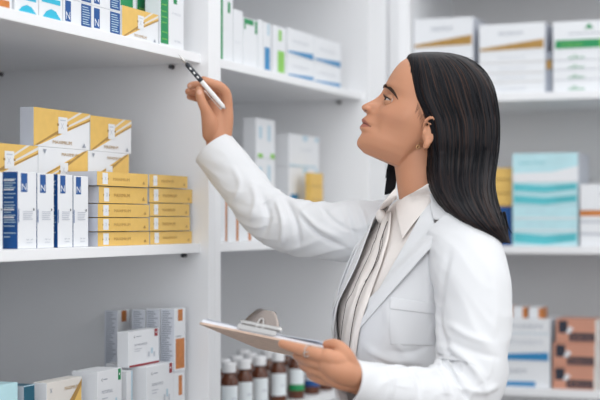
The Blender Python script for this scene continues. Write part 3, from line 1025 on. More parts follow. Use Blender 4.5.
# trunk levels: (py, centre X, half depth, half width)
TR = [(196, .256, .060, .066), (202, .254, .070, .095), (209, .252, .078, .130), (218, .250, .088, .155), (230, .247, .097, .165), (255, .236, .112, .163), (280, .225, .124, .160), (305, .214, .131, .156),
      (330, .209, .127, .150), (355, .208, .120, .143), (385, .212, .118, .142), (420, .220, .124, .150), (470, .230, .133, .172), (520, .235, .135, .178), (560, .235, .132, .172)]


def loft(levels, seg, shrink=0.0, e=2.2, a0=0.0, a1=2 * math.pi, closed=True, n=None, a0f=None, a1f=None, dz=0):
    L = np.array(levels, float)
    n = n or len(L) * 3
    R = catmull(L, n)
    G = np.zeros((n, seg, 3))
    for i, (py, cx, a, b) in enumerate(R):
        c0 = torso_c(cx, py)
        s0 = a0f(py) if a0f else a0
        s1 = a1f(py) if a1f else a1
        an = np.linspace(s0, s1, seg, endpoint=not closed)
        for j, t in enumerate(an):
            c, s = math.cos(t), math.sin(t)
            r = ((abs(c) ** e + abs(s) ** e) ** (-1 / e))
            G[i, j] = c0 + BFW * ((a - shrink) * c * r) + BLF * ((b - shrink) * s * r)
    return G


body.grid(loft(TR[3:], 40, 0.040))
# right arm (raised) and hand
body.tube([P(398, 228, 2.93), P(345, 233, 2.90), P(300, 229, 2.92), P(268, 216, 2.95), P(243, 185, 2.985), P(226, 158, 3.005), P(220.5, 146, 3.01)],
          [.040, .036, .034, .033, .031, .028, .0262], 24, 50)
# palm of the raised hand
hz = 3.0
body.tube([P(220, 148, 3.01), P(217, 132, 3.01), P(216, 118, 3.012), P(216, 108, 3.015)], [.0265, .026, .027, .022], 24, 20)
body.tube([P(222, 140, 3.008), P(225.5, 120, 3.005), P(226.5, 103, 3.0)], [.019, .0165, .0125], 20)
body.tube([P(219, 138, 3.02), P(222, 118, 3.03), P(222.5, 103, 3.02)], [.018, .015, .012], 20)
body.tube([P(214, 138, 3.03), P(215, 118, 3.045), P(216, 106, 3.05)], [.018, .015, .012], 20)
body.tube([P(211, 134, 3.0), P(209.5, 122, 2.985), P(206.5, 112, 2.975)], [.018, .0165, .0125], 20)
FI = [
    [(209, 122, 2.985, .0135), (206, 111, 2.972, .0112), (202, 102, 2.966, .0098), (199.8, 95, 2.965, .0094), (199, 90, 2.966, .0082)],      # thumb
    [(227, 104, 3.0, .0122), (225.5, 93, 2.992, .0112), (220, 86.5, 2.982, .0098), (213, 83.5, 2.975, .0088), (206, 80.8, 2.972, .0080), (203.5, 79.6, 2.973, .0074)],   # index
    [(223.5, 104, 3.02, .012), (219, 93, 3.018, .0108), (211, 87.5, 3.01, .0095), (202, 85.8, 3.0, .0088), (195, 84.8, 2.994, .0080), (190.5, 86, 2.994, .0074)],      # middle
    [(218, 104, 3.045, .0115), (211, 96, 3.045, .0102), (202, 93, 3.035, .0092), (194, 91.8, 3.02, .0084), (188.5, 91.5, 3.015, .0076)],      # ring
    [(214, 108, 3.06, .0105), (206, 101, 3.06, .0092), (199, 98.6, 3.05, .0084), (192.5, 97, 3.04, .0076), (189.8, 96.6, 3.035, .007)],       # little
]
for f_ in FI:
    body.tube([P(*q[:3]) for q in f_], [q[3] for q in f_], 16, 30)
CL = P(198, 321.5, 2.50)
CR = P(333, 349.5, 2.400)
CF = P(300, 356.5, 2.73)
a_ = (CR - CL)
aw = a_.length
a_.normalize()
b_ = (CF - CL)
b_ = (b_ - a_ * b_.dot(a_)).normalized()
n_ = a_.cross(b_)
if n_.z < 0:
    n_ = -n_
bl_len = 0.27
MB = Matrix((a_, b_, n_)).transposed().to_4x4()
MB.translation = CL


def clear_board(q, above=False):
    """keep a finger joint clear of the board it holds"""
    p = P(*q[:3])
    d = p - CL
    x, y, z = d.dot(a_), d.dot(b_), d.dot(n_)
    r = q[3]
    if -0.006 < x < aw + 0.012 and y > -0.8 * r:
        if above and z < r + 0.006:
            p = p + n_ * (r + 0.006 - z)
        if not above and z > -(r + 0.0025):
            p = p - n_ * (z + r + 0.0025)
    return p


# left arm (near) and hand
body.tube([P(462, 246, 2.64), P(474, 300, 2.59), P(474, 360, 2.55), P(466, 390, 2.53), P(430, 396, 2.495), P(385, 387, 2.44), P(352, 376, 2.405)],
          [.035, .040, .038, .036, .034, .030, .0262], 24, 60)
body.tube([P(356, 377, 2.405), P(344, 372, 2.380), P(336, 368, 2.374), P(329, 364, 2.376)], [.0215, .0225, .0210, .018], 24, 20)
body.tube([P(350, 383, 2.40), P(338, 380, 2.385), P(326, 373, 2.385)], [.0155, .0145, .0130], 20)
body.tube([P(349, 368, 2.395), P(338, 361, 2.370), P(327, 356, 2.368)], [.018, .0150, .0128], 20)
# where the fingers pass under the board
TH_ = [(350, 366, 2.388, .016), (346, 356, 2.378, .0135), (341, 348, 2.378, .0104), (334, 344.2, 2.388, .0090), (327, 344.4, 2.396, .0076)]
body.tube([P(*q[:3]) for q in TH_[:3]] + [clear_board(q, True) for q in TH_[3:]], [q[3] for q in TH_], 16, 30)   # thumb over the board
FL = [
    [(330, 358, 2.372, .0125), (319, 354.8, 2.372, .0108), (309, 352, 2.384, .0098), (298, 349, 2.398, .0090), (289, 346.2, 2.41, .0082), (282, 343.8, 2.42, .0070)],
    [(330, 365.5, 2.378, .0120), (318, 363, 2.384, .0104), (308, 360.5, 2.405, .0092), (301, 358, 2.44, .0084), (297, 356, 2.468, .0076)],
    [(330, 373, 2.385, .0115), (318, 371, 2.395, .0100), (309, 368.5, 2.418, .0090), (304, 365.5, 2.45, .0082), (302, 363, 2.478, .0074)],
    [(333, 380.5, 2.392, .0108), (322, 379.3, 2.403, .0094), (314, 376.8, 2.428, .0084), (310, 373.5, 2.458, .0074)],
]
for f_ in FL:
    body.tube([clear_board(q) for q in f_], [q[3] for q in f_], 16, 30)
# ears
for sgn in (1, -1):
    def EP(px, py, l):
        f, u = loc(px, py)
        return HP(f, sgn * l, u)
    body.tube([EP(418.5, 131, .071), EP(419.5, 124.5, .076), EP(425, 120.5, .081), EP(430.5, 124, .084), EP(431.5, 132, .083), EP(428.5, 139, .079), EP(425, 144, .076)],
              [.0026, .0032, .0034, .0036, .0036, .0034, .0034], 10, 40)
    body.tube([EP(421.5, 141, .0745), EP(421.5, 145.5, .0755), EP(420.5, 148.2, .075)], [.0050, .0066, .0060], 12)
    body.tube([EP(418.3, 139.5, .070), EP(418.5, 135.5, .074), EP(419, 132, .072)], [.0035, .0035, .003], 10)
    body.tube([EP(423, 141, .0755), EP(427.5, 136, .079), EP(426.5, 128, .079), EP(423, 126, .077)], [.0034, .0028, .0026, .0022], 10, 24)
    ax = (HF, HU, HL)
    body.ball(EP(425, 135, .0705), (.0120, .023, .008), ax)
# legs
for s_, fz in ((1, 0.0), (-1, 0.0)):
    hip = torso_c(.235, 540) + BLF * (0.085 * s_)
    fx = torso_c(.215, 540) + BLF * (0.10 * s_)
    body.tube([hip, Vector((hip.x, hip.y, 0.48)), Vector((fx.x, fx.y, 0.09))], [.078, .052, .036], 24, 30)
    ft = Vector((fx.x, fx.y, 0.045))
    body.tube([ft - BFW * 0.03, ft + BFW * 0.08, ft + BFW * 0.17 - Vector((0, 0, .015))], [.032, .03, .022], 20)
bme = bake(body.mesh('body'), [('REMESH', {'mode': 'VOXEL', 'voxel_size': 0.0018, 'use_smooth_shade': True}), ('SMOOTH', {'factor': 0.5, 'iterations': 3})])
# tint: skin everywhere, lips, brows, nails
V = mverts(bme)
rel = V - np.array(HC)
lf, ll, lu = rel @ np.array(HF), rel @ np.array(HL), rel @ np.array(HU)
SKIN = np.array([0.56, 0.27, 0.16])
tint = np.tile(SKIN, (len(V), 1))


def blend(w_, c):
    global tint
    w_ = np.clip(w_, 0, 1)[:, None]
    tint = tint * (1 - w_) + np.array(c) * w_


hd = (lf > 0.03) & (np.abs(ll) < 0.07) & (lu > -0.13) & (lu < 0.1)
al = np.abs(ll)
_, um = loc(363, 123.2)
um = um - 6 * np.minimum(al, 0.024) ** 2
lipw = np.interp(al, [0, 0.012, 0.0245], [0.0095, 0.0080, 0.0])
blend(hd * np.clip((lipw - np.abs(lu - um + 0.0005 - 0.0 * al)) / 0.0018, 0, 1) * 0.85 * (al < 0.025), (0.36, 0.11, 0.085))
blend(hd * gs(lu, um, 0.0011) * (al < 0.024), (0.10, 0.03, 0.025))
_f, _u = loc(364.2, 111.8)
blend(hd * np.exp(-((lf - _f) / 0.0035) ** 2 - ((lu - _u) / 0.0024) ** 2 - ((al - 0.0135) / 0.006) ** 2) * 1.2, (0.07, 0.022, 0.015))   # nostrils
blend(hd * gs(al, 0.045, 0.02) * gs(lu, -0.045, 0.02) * 0.25, (0.62, 0.27, 0.17))
# nails of the thumb that faces the viewpoint
for q, r in ((P(199.3, 92, 2.957), 0.0062), (P(189.5, 86, 2.986), .005)):
    d = np.linalg.norm(V - np.array(q), axis=1)
    blend(np.clip((r - d) / 0.0015, 0, 1) * 0.6, (0.72, 0.45, 0.36))
blend(gs(V[:, 2], V[:, 2], 1) * 0, (0, 0, 0))
ca = bme.color_attributes.new('tint', 'FLOAT_COLOR', 'POINT')
ca.data.foreach_set('color', np.hstack([tint, np.ones((len(V), 1))]).astype(np.float32).reshape(-1))
woman = newobj('person', bme, None, 'skin')
tag(woman, 'woman in a white lab coat reaching up with a pen and holding a clipboard', 'person')
person_bvh = BVHTree.FromPolygons([v.co.copy() for v in bme.vertices], [tuple(p.vertices) for p in bme.polygons])


def shoot(bvh, px, py, off=0.001, fallback=2.7):
    o = Vector(CAMP)
    d = (P(px, py, 3.0) - o).normalized()
    h, n, i, dist = bvh.ray_cast(o, d)
    if h is None:
        return P(px, py, fallback)
    if n.dot(d) > 0:
        n = -n
    return h + n * off - d * off * 0.4


def surf_patch(name, A, B, bvh, off, thick, m, parent, n=24, k=8, lift=None, fallback=2.7, smooth=3):
    """cloth or hair strip lying on a surface between two outlines A and B"""
    A, B = catmull(A, n), catmull(B, n)
    G = np.zeros((n, k, 3))
    for i in range(n):
        for j in range(k):
            t = j / (k - 1)
            q = A[i] * (1 - t) + B[i] * t
            o = off + (lift(i / (n - 1), t) if lift else 0)
            G[i, j] = shoot(bvh, q[0], q[1], o, fallback)
    for _ in range(smooth):
        H = G.copy()
        H[1:-1] = 0.25 * G[:-2] + 0.5 * G[1:-1] + 0.25 * G[2:]
        G[1:-1] = H[1:-1]
        H = G.copy()
        H[:, 1:-1] = 0.25 * G[:, :-2] + 0.5 * G[:, 1:-1] + 0.25 * G[:, 2:]
        G = H
    me = meshd(name, G.reshape(-1, 3), grid_faces(n, k, False), True)
    # outward = towards the viewpoint
    if me.polygons[len(me.polygons) // 2].normal.dot(Vector(G[n // 2, k // 2]) - Vector(CAMP)) > 0:
        me.flip_normals()
    me2 = bake(me, [('SOLIDIFY', {'thickness': thick, 'offset': -1.0}), ('SUBSURF', {'levels': 1, 'render_levels': 1})])
    return newobj(name, me2, parent, m)


# eyes, lids, lashes, brows
fe, ue = loc(382.2, 100.8)
fe -= 0.001
for s_ in (1, -1):
    s = Shells()
    ec = HP(fe - 0.0115, 0.0305 * s_, ue + 0.0008)
    s.ball(ec, 0.0118, seg=32)
    eye = newobj('eye', s.mesh('eye'), woman, 'eyewhite')
    gz = (HF + HL * (0.10 * s_) + HU * 0.02).normalized()
    axu = (HU - gz * HU.dot(gz)).normalized()
    axl = gz.cross(axu)
    s = Shells()
    s.ball(ec + gz * 0.0076, (.0066, .0066, .0050), (axl, axu, gz), 24)
    newobj('iris', s.mesh('iris'), eye, 'iris')
    # lids: partial spherical shells
    for up_ in (1, -1):
        Vv, Ff = [], []
        nn, kk = 22, 7
        for i in range(nn):
            a = math.radians(-86 + 172 * i / (nn - 1))
            for j in range(kk):
                open_ = (19 if up_ > 0 else 15) * max(0.0, math.cos(a * 1.15)) ** 1.3
                el = math.radians(open_ + (62 - open_ * 0.3) * j / (kk - 1)) * up_
                d = gz * (math.cos(a) * math.cos(el)) + axl * (math.sin(a) * math.cos(el)) + axu * math.sin(el)
                Vv.append(ec + d * 0.0127)
        me = meshd('eyelid', Vv, grid_faces(nn, kk, False), True)
        me = bake(me, [('SOLIDIFY', {'thickness': 0.0008, 'offset': 0})])
        cc_ = me.color_attributes.new('tint', 'FLOAT_COLOR', 'POINT')
        cc_.data.foreach_set('color', np.tile([*(SKIN * (0.86 if up_ > 0 else 0.95)), 1.0], (len(me.vertices), 1)).astype(np.float32).reshape(-1))
        newobj('eyelid', me, eye, 'skin')
    # lash line and lashes of the upper lid
    s = Shells()
    pts = []
    for i in range(9):
        a = math.radians(-72 + 144 * i / 8)
        el = math.radians(18.5 * max(0, math.cos(a)) ** 0.8)
        d = gz * (math.cos(a) * math.cos(el)) + axl * (math.sin(a) * math.cos(el)) + axu * math.sin(el)
        pts.append(ec + d * 0.0131)
    s.tube(pts, [0.0011] * 9, 6, 24)
    pl = catmull([tuple(p) for p in pts], 17)
    for p in pl:
        p = Vector(p)
        d = (p - ec).normalized()
        s.tube([p, p + d * 0.003 - axu * 0.0004, p + d * 0.0060 + axu * 0.0022], [0.00045, 0.0004, 0.0002], 5, 6)
    newobj('eyelashes', s.mesh('eyelashes'), eye, 'lash')
hair_bvh = person_bvh
brow = surf_patch('eyebrow', [(383.0, 88.6), (386.0, 87.6), (390.2, 91), (394.0, 95), (398, 99.9)], [(383.8, 85.0), (387.0, 83.9), (391.8, 87.6), (395.6, 92.8), (398.3, 99.5)], person_bvh, 0.0004, 0.0008, 'browhair', woman, n=14, k=4, smooth=1)

# ---------------------------------------------------------------- hair
hl = [  # py, left px, right px, half depth (m), exponent
    (51.8, 424, 438, .016, 2.0), (53.2, 412, 452, .032, 2.1), (56, 407.5, 463, .046, 2.4), (60, 407.0, 472, .058, 2.8), (66, 406.8, 480, .068, 3.2), (74, 407.0, 487.5, .076, 3.6), (85, 409.0, 493, .082, 4.2),
    (98, 412.5, 496.5, .085, 4.6), (112, 419.5, 498.5, .087, 4.8), (122, 424.5, 499.3, .089, 5.0), (136, 427, 499.4, .090, 5.0), (150, 427.5, 498.8, .089, 4.6), (165, 427.5, 496.5, .086, 4.0), (178, 428.5, 494.5, .082, 3.4),
    (190, 432, 494, .076, 3.0), (202, 439, 496, .070, 2.7), (213, 448, 499.5, .064, 2.5), (222, 459, 502.5, .058, 2.4), (230, 472, 505.5, .050, 2.3), (237, 486, 508, .040, 2.2), (243, 498, 510, .022, 2.0)]
HN, HSEG = 150, 220
R = catmull(hl, HN)
HG = np.zeros((HN, HSEG, 3))
ht = np.linspace(0, 2 * np.pi, HSEG, endpoint=False)
rn = np.random.RandomState(3)
g1 = rn.randn(HSEG)
g1 = np.convolve(np.pad(g1, 2, 'wrap'), [0.2, 0.6, 1, 0.6, 0.2], 'valid')
g2 = sum(np.sin(ht * k + rn.rand() * 6.28) * rn.rand() for k in (9, 14, 22, 31, 40))
for i, (py, xl, xr, hd_, e) in enumerate(R):
    v = i / (HN - 1)
    ZC = 2.80 - 0.175 * (lambda q: q * q * (3 - 2 * q))(float(np.clip((py - 150) / 80, 0, 1)))
    cx, hx = (xl + xr) / 2, (xr - xl) / 2
    c, s = np.cos(ht), np.sin(ht)
    r = (np.abs(c) ** e + np.abs(s) ** e) ** (-1 / e)
    hm = hx * 2.8 / FOC
    gl = np.clip((py - 56) / 40, 0, 1)
    wav = 0.0018 * np.sin(v * 9 + ht * 3) * np.clip((py - 140) / 60, 0, 1)
    d = 1 + (0.00035 * g1 + 0.00035 * g2 * (1 + 1.2 * np.clip((py - 170) / 60, 0, 1)) + wav) * gl / 0.08
    X = (cx - 300) * ZC / FOC + hm * c * r * d
    Zz = ZC - hd_ * s * r * d
    for j in range(HSEG):
        Z0 = Zz[j]
        HG[i, j] = W3(X[j] * Z0 / ZC, EYE - (py - HOR) * Z0 / FOC, Z0)
s = Shells()
s.grid(HG)
hme = s.mesh('hair')
uv = hme.uv_layers.new(name='flow')
nv = HN * HSEG
for p in hme.polygons:
    for li, vi in zip(p.loop_indices, p.vertices):
        i, j = divmod(vi, HSEG)
        uv.data[li].uv = (j / HSEG, i / HN)
hm_ = mat('dark_hair', (0.012, 0.009, 0.010), 0.38, spec=0.20)
nt = hm_.node_tree
bs_ = nt.nodes['Principled BSDF']
tc = nt.nodes.new('ShaderNodeUVMap')
tc.uv_map = 'flow'
mp = nt.nodes.new('ShaderNodeMapping')
mp.inputs['Scale'].default_value = (300, 1.6, 1)
n1 = nt.nodes.new('ShaderNodeTexNoise')
n1.inputs['Scale'].default_value = 1.0
n1.inputs['Detail'].default_value = 5
nt.links.new(tc.outputs['UV'], mp.inputs['Vector'])
nt.links.new(mp.outputs['Vector'], n1.inputs['Vector'])
rp = nt.nodes.new('ShaderNodeValToRGB')
rp.color_ramp.elements[0].position = 0.50
rp.color_ramp.elements[0].color = (0.003, 0.004, 0.007, 1)
rp.color_ramp.elements[1].position = 0.72
rp.color_ramp.elements[1].color = (0.062, 0.027, 0.015, 1)
nt.links.new(n1.outputs['Fac'], rp.inputs['Fac'])
nt.links.new(rp.outputs['Color'], bs_.inputs['Base Color'])
bp = nt.nodes.new('ShaderNodeBump')
bp.inputs['Strength'].default_value = 0.5
bp.inputs['Distance'].default_value = 0.0015
nt.links.new(n1.outputs['Fac'], bp.inputs['Height'])
nt.links.new(bp.outputs['Normal'], bs_.inputs['Normal'])
M['hair'] = hm_
hair = newobj('hair', hme, woman, 'hair')
# loose strands over the mass, the far lock and flyaways
s = Shells()
for k in range(230):
    j = rn.randint(0, HSEG)
    i0 = rn.randint(4, 60)
    i1 = rn.randint(100, HN - 3)
    ii = np.linspace(i0, i1, 9).astype(int)
    cen = HG[ii].mean(1)
    dr = rn.uniform(-4, 4)
    pts = []
    for q, i in enumerate(ii):
        jj = int(j + dr * q / 8) % HSEG
        o = HG[i, jj] - cen[q]
        pts.append(HG[i, jj] + o / np.linalg.norm(o) * (0.0000 + 0.0006 * rn.rand()))
    s.tube(pts, [0.0003] + [0.0005] * 7 + [0.0002], 4, 24)
for k in range(26):   # tips below the hem of the hair
    x = rn.uniform(496, 510)
    y = rn.uniform(226, 238)
    z = 2.625 + rn.uniform(-.02, .03)
    s.tube([P(x - 4, y - 16, z), P(x, y, z), P(x + rn.uniform(0, 4), y + rn.uniform(4, 9), z)], [0.0016, 0.0012, 0.0003], 5, 10)
for k in range(12):   # short hairs at the crown
    x = rn.uniform(418, 468)
    y = np.interp(x, [418, 440, 455, 470], [54, 53.5, 57, 63])
    s.tube([P(x, y + 2, 2.79), P(x + 4, y - 1.2, 2.79), P(x + rn.uniform(8, 16), y + rn.uniform(0, 2.5), 2.79)], [0.0003, 0.0003, 0.00015], 4, 10)
for k in range(16):   # baby hairs in front of the ear
    x = 415 + k * 0.55
    y = 104 + k * 1.5
    a = shoot(person_bvh, x + 3, y - 1, 0.0008)
    b = shoot(person_bvh, x + rn.uniform(-1.2, 0.8), y + rn.uniform(3, 8), 0.0005)
    s.tube([a, (a + b) / 2, b], [0.00025, 0.0002, 0.0001], 4, 8)
newobj('loose_strands', s.mesh('loose_strands'), hair, 'hair')
s = Shells()
for k in range(9):
    o = k * 1.1
    s.tube([P(391 + o * .9, 152 + o, 2.89), P(389.5 + o * .8, 170, 2.885), P(387 + o * 0.85, 184, 2.88), P(385.0 + o * 1.0, 194.5 - 0.25 * o, 2.875)], [0.002, 0.0032, 0.003, 0.0012], 8, 20)
for k in range(3):
    s.tube([P(391.5 - k, 160, 2.885), P(389.5 - k, 168, 2.885), P(386.5 - k * 0.5, 178, 2.88)], [0.0008, 0.0012, 0.0004], 5, 10)
fl = newobj('hair_lock', s.mesh('hair_lock'), hair, 'hair')
# earring
s = Shells()
q = shoot(person_bvh, 418.3, 145, 0.0012)
pts = [q + HU * (0.0035 * math.cos(a)) + HF * (0.0026 * math.sin(a)) - HU * 0.003 for a in np.linspace(0, 2 * math.pi, 11)]
s.tube(pts, [0.0007] * 11, 6, 30)
s.ball(shoot(person_bvh, 419.6, 142.6, 0.0008), 0.0011, seg=10)
newobj('earring', s.mesh('earring'), woman, 'goldm')

# ---------------------------------------------------------------- blouse
bl_lv = [(187, .256, .048, .058), (192, .256, .056, .064)] + [(p, c, a + 0.007 * min(1, max(0, (p - 215) / 40)), b - 0.010) for p, c, a, b in TR[:13]]
G = loft(bl_lv[2:], 140, 0.0, n=90)
s = Shells()
s.grid(G)
blm = s.mesh('blouse')
sculpt(blm, [([(388, 235), (372, 270), (356, 300), (346, 330)], 2.2, 0.006), ([(380, 238), (362, 275), (350, 305)], 1.6, -0.005), ([(395, 240), (380, 275), (362, 315), (356, 345)], 2.0, 0.005),
             ([(372, 245), (356, 280), (345, 310)], 1.8, 0.004), ([(388, 250), (372, 290), (360, 330)], 1.6, -0.004)])
blouse = newobj('blouse', blm, woman, 'blouse')
blouse['label'] = 'pale beige blouse with a tied neck'
bl_bvh = BVHTree.FromPolygons([v.co.copy() for v in blm.vertices], [tuple(p.vertices) for p in blm.polygons])
# stand of the collar: a band round the neck
bandp = [(186, .2595, .053, .058), (192, .258, .0575, .063), (199, .256, .063, .070), (206, .254, .072, .085)]
Gb = loft(bandp, 60, 0.0, n=8)
Gb2 = Gb.copy()
# open the band: lower at the throat
cn = Gb.mean(1)
for i in range(Gb.shape[0]):
    for j in range(60):
        t = 2 * math.pi * j / 60
        drop = 0.014 * max(0, math.cos(t)) ** 2 - 0.004 * max(0, -math.cos(t))
        Gb2[i, j, 2] -= drop * (1 - i / 7)
me = meshd('collar_band', Gb2.reshape(-1, 3), grid_faces(8, 60, True), True)
me = bake(me, [('SOLIDIFY', {'thickness': 0.002, 'offset': 0})])
newobj('collar_band', me, blouse, 'blouse')

# ---------------------------------------------------------------- lab coat
ct = [(199, .258, .066, .080), (204, .255, .078, .112), (210, .253, .088, .142), (218, .251, .098, .164), (230, .248, .108, .176), (255, .237, .126, .176), (280, .226, .138, .174), (305, .214, .145, .172),
      (330, .209, .141, .166), (355, .208, .134, .160), (385, .212, .132, .160), (420, .220, .140, .170), (470, .230, .152, .194), (540, .235, .165, .212), (600, .235, .172, .220)]
near_edge = lambda py: float(np.interp(py, [199, 215, 240, 277, 300, 325, 350, 600], [1.30, 1.15, 0.98, 0.70, 0.50, 0.30, 0.24, 0.20]))
far_edge = lambda py: 2 * math.pi - float(np.interp(py, [199, 215, 240, 280, 310, 340, 600], [1.05, 0.75, 0.38, 0.20, 0.16, 0.16, 0.16]))
G = loft(ct, 220, 0.0, closed=False, n=170, a0f=near_edge, a1f=far_edge)
me = meshd('lab_coat', G.reshape(-1, 3), grid_faces(170, 220, False), True)
bm = bmesh.new()
bm.from_mesh(me)
bmesh.ops.recalc_face_normals(bm, faces=bm.faces)
bm.to_mesh(me)
bm.free()
V = mverts(me)
N = mnorms(me)
if (N * (V - V.mean(0))).sum() < 0:
    me.flip_normals()
sculpt(me, [([(437, 245), (438, 280), (441, 320), (436, 345)], 3.0, -0.008), ([(428, 250), (428, 300), (430, 345)], 4, 0.004),
            ([(385, 300), (400, 345), (415, 365)], 5, 0.004), ([(365, 345), (385, 360), (420, 362)], 4, 0.005), ([(370, 355), (395, 366), (430, 368)], 2.5, -0.006),
            ([(430, 345), (410, 352), (385, 350)], 3, -0.004), ([(395, 290), (388, 320), (384, 345)], 5, 0.003), ([(440, 300), (425, 330), (415, 345)], 4, -0.003)])
me = bake(me, [('SOLIDIFY', {'thickness': 0.0025, 'offset': 0})])
coat = newobj('lab_coat', me, woman, 'cotton')
coat['label'] = 'white lab coat worn open over the blouse'
cb = BVHTree.FromPolygons([v.co.copy() for v in me.vertices], [tuple(p.vertices) for p in me.polygons])


def sleeve(name, pts, rads, strokes, seed, amp=0.004, seg=150, n=260, flat=1.0):
    pr_ = catmull([(*tuple(p), r) for p, r in zip(pts, rads)], n)
    path, rad = pr_[:, :3], pr_[:, 3]
    G, Nn = tube_grid(path, rad, seg, (0, 0, 1), flat)
    r_ = np.random.RandomState(seed)
    L = np.concatenate([[0], np.cumsum(np.linalg.norm(np.diff(path, axis=0), axis=1))])
    curv = np.linalg.norm(np.gradient(np.gradient(path, axis=0), axis=0), axis=1)
    curv = np.convolve(curv, np.ones(30) / 30, 'same')
    curv = curv / curv.max()
    for i in range(n):
        for j in range(0, seg):
            a = 2 * math.pi * j / seg
            q = Vector((L[i] * 13 + 0.8 * math.sin(a + seed), math.cos(a) * 1.1 + seed, math.sin(a) * 1.1))
            w1 = noise.noise(q)
            rid = 1 - abs(noise.noise(Vector((q.x * 1.7 + a * 0.5, q.y * 0.8 + 5, q.z * 0.8)))) * 2.4
            G[i, j] += Nn[i, j] * (amp * (0.8 * w1 + 0.55 * max(rid, -0.6)) * (0.35 + 0.65 * curv[i]) * min(1, (n - i) / 25))
    o = len(path)
    # turn the cuff inwards
    inner = []
    for k, f in ((0, 0.93), (-4, 0.90), (-14, 0.88)):
        i = n - 1 + k
        inner.append(path[i] + (G[i] - path[i]) * f)
    G = np.concatenate([G, np.array(inner)])
    s = Shells()
    s.V = [tuple(x) for x in G.reshape(-1, 3)]
    s.F = grid_faces(len(G), seg, True)
    s.F.append(tuple(range(seg)))
    me = s.mesh(name)
    sculpt(me, strokes)
    return newobj(name, me, coat, 'cotton')


sleeve('sleeve', [P(404, 232, 2.92), P(378, 232, 2.90), P(340, 231, 2.895), P(303, 229, 2.92), P(270, 216, 2.955), P(243, 186, 2.99), P(213.5, 148.5, 3.014)],
       [.066, .062, .058, .055, .051, .0475, .0455],
       [([(262, 195), (268, 215), (262, 238)], 3.5, -0.007), ([(275, 198), (283, 222), (282, 248)], 3, 0.006), ([(284, 196), (295, 220), (300, 250)], 3, -0.006), ([(250, 180), (256, 200), (250, 222)], 3.5, 0.004),
        ([(296, 205), (315, 225), (345, 240)], 3, 0.005), ([(300, 215), (320, 236), (350, 250)], 2.5, -0.006), ([(345, 205), (352, 230), (358, 255)], 3.5, -0.005), ([(358, 204), (366, 225), (366, 250)], 3, 0.005),
        ([(320, 205), (335, 222), (360, 235)], 2.5, -0.004), ([(232, 165), (240, 185), (232, 205)], 3, 0.003)], 2, 0.0060)
sleeve('sleeve', [P(452, 232, 2.66), P(463, 248, 2.635), P(470, 275, 2.605), P(474, 310, 2.58), P(473, 350, 2.555), P(466, 382, 2.535), P(440, 398, 2.50), P(405, 394, 2.46), P(372, 388, 2.43), P(348.5, 382, 2.405)],
       [.058, .066, .068, .066, .063, .062, .055, .047, .0405, .0385],
       [([(436, 300), (440, 330), (452, 358), (470, 380)], 3.5, -0.007), ([(430, 352), (446, 362), (462, 388), (470, 402)], 2.6, -0.008), ([(438, 345), (456, 352), (476, 372), (488, 398)], 3.5, 0.006),
        ([(425, 362), (440, 376), (450, 400)], 3, 0.005), ([(446, 322), (466, 335), (492, 345)], 4, 0.005), ([(444, 338), (470, 350), (500, 358)], 3.5, -0.004), ([(405, 362), (418, 380), (420, 400)], 3, -0.004),
        ([(385, 364), (392, 382), (390, 400)], 3, 0.003), ([(450, 250), (442, 285), (440, 315)], 3.5, -0.004), ([(490, 260), (496, 300), (494, 340)], 6, 0.003), ([(450, 385), (480, 392), (500, 385)], 3, 0.004)], 5, 0.0060)
# near lapel, coat collar, far lapel, pocket
comb = Shells()
for m_ in (me, blm):
    o = len(comb.V)
    comb.V += [tuple(v.co) for v in m_.vertices]
    comb.F += [tuple(o + i for i in p.vertices) for p in m_.polygons]
cob = BVHTree.FromPolygons([Vector(v) for v in comb.V], comb.F)
lapel = surf_patch('lapel', [(433, 196), (424, 212), (411, 236), (396, 262), (378, 293), (359, 326)], [(434, 204), (435, 223), (439.5, 229), (437, 242), (420, 262), (394, 291), (361, 328)], cob, 0.004, 0.003, 'cotton', coat, n=40, k=14,
                   lift=lambda a, t: 0.005 * math.sin(math.pi * min(1, a * 1.1)) * (0.4 + t))
collar = surf_patch('collar', [(428, 187), (430, 199), (432, 211), (434.5, 222.5)], [(440, 196), (449, 206), (457, 215), (464, 222)], cob, 0.011, 0.003, 'cotton', coat, n=16, k=10)
fl_ = surf_patch('lapel', [(392, 196), (384, 212), (374, 240), (360, 270), (346, 302), (341, 330), (341, 350)], [(377, 208), (366, 228), (355, 252), (344, 280), (335.5, 306), (333, 330), (334, 350)], cob, 0.004, 0.003, 'cotton', coat, n=40, k=12, fallback=2.86,
                 lift=lambda a, t: 0.013 * (1 - t) ** 1.2)
pocket = surf_patch('pocket', [(390, 297), (389, 320), (390, 345)], [(440, 304), (438, 325), (434, 346)], cob, 0.0012, 0.002, 'cotton', coat, n=16, k=16)
surf_patch('pocket_hem', [(390.5, 297), (390, 303), (389.7, 309)], [(440, 304), (439.5, 309.5), (439, 315)], cob, 0.0025, 0.002, 'cotton', coat, n=5, k=16)
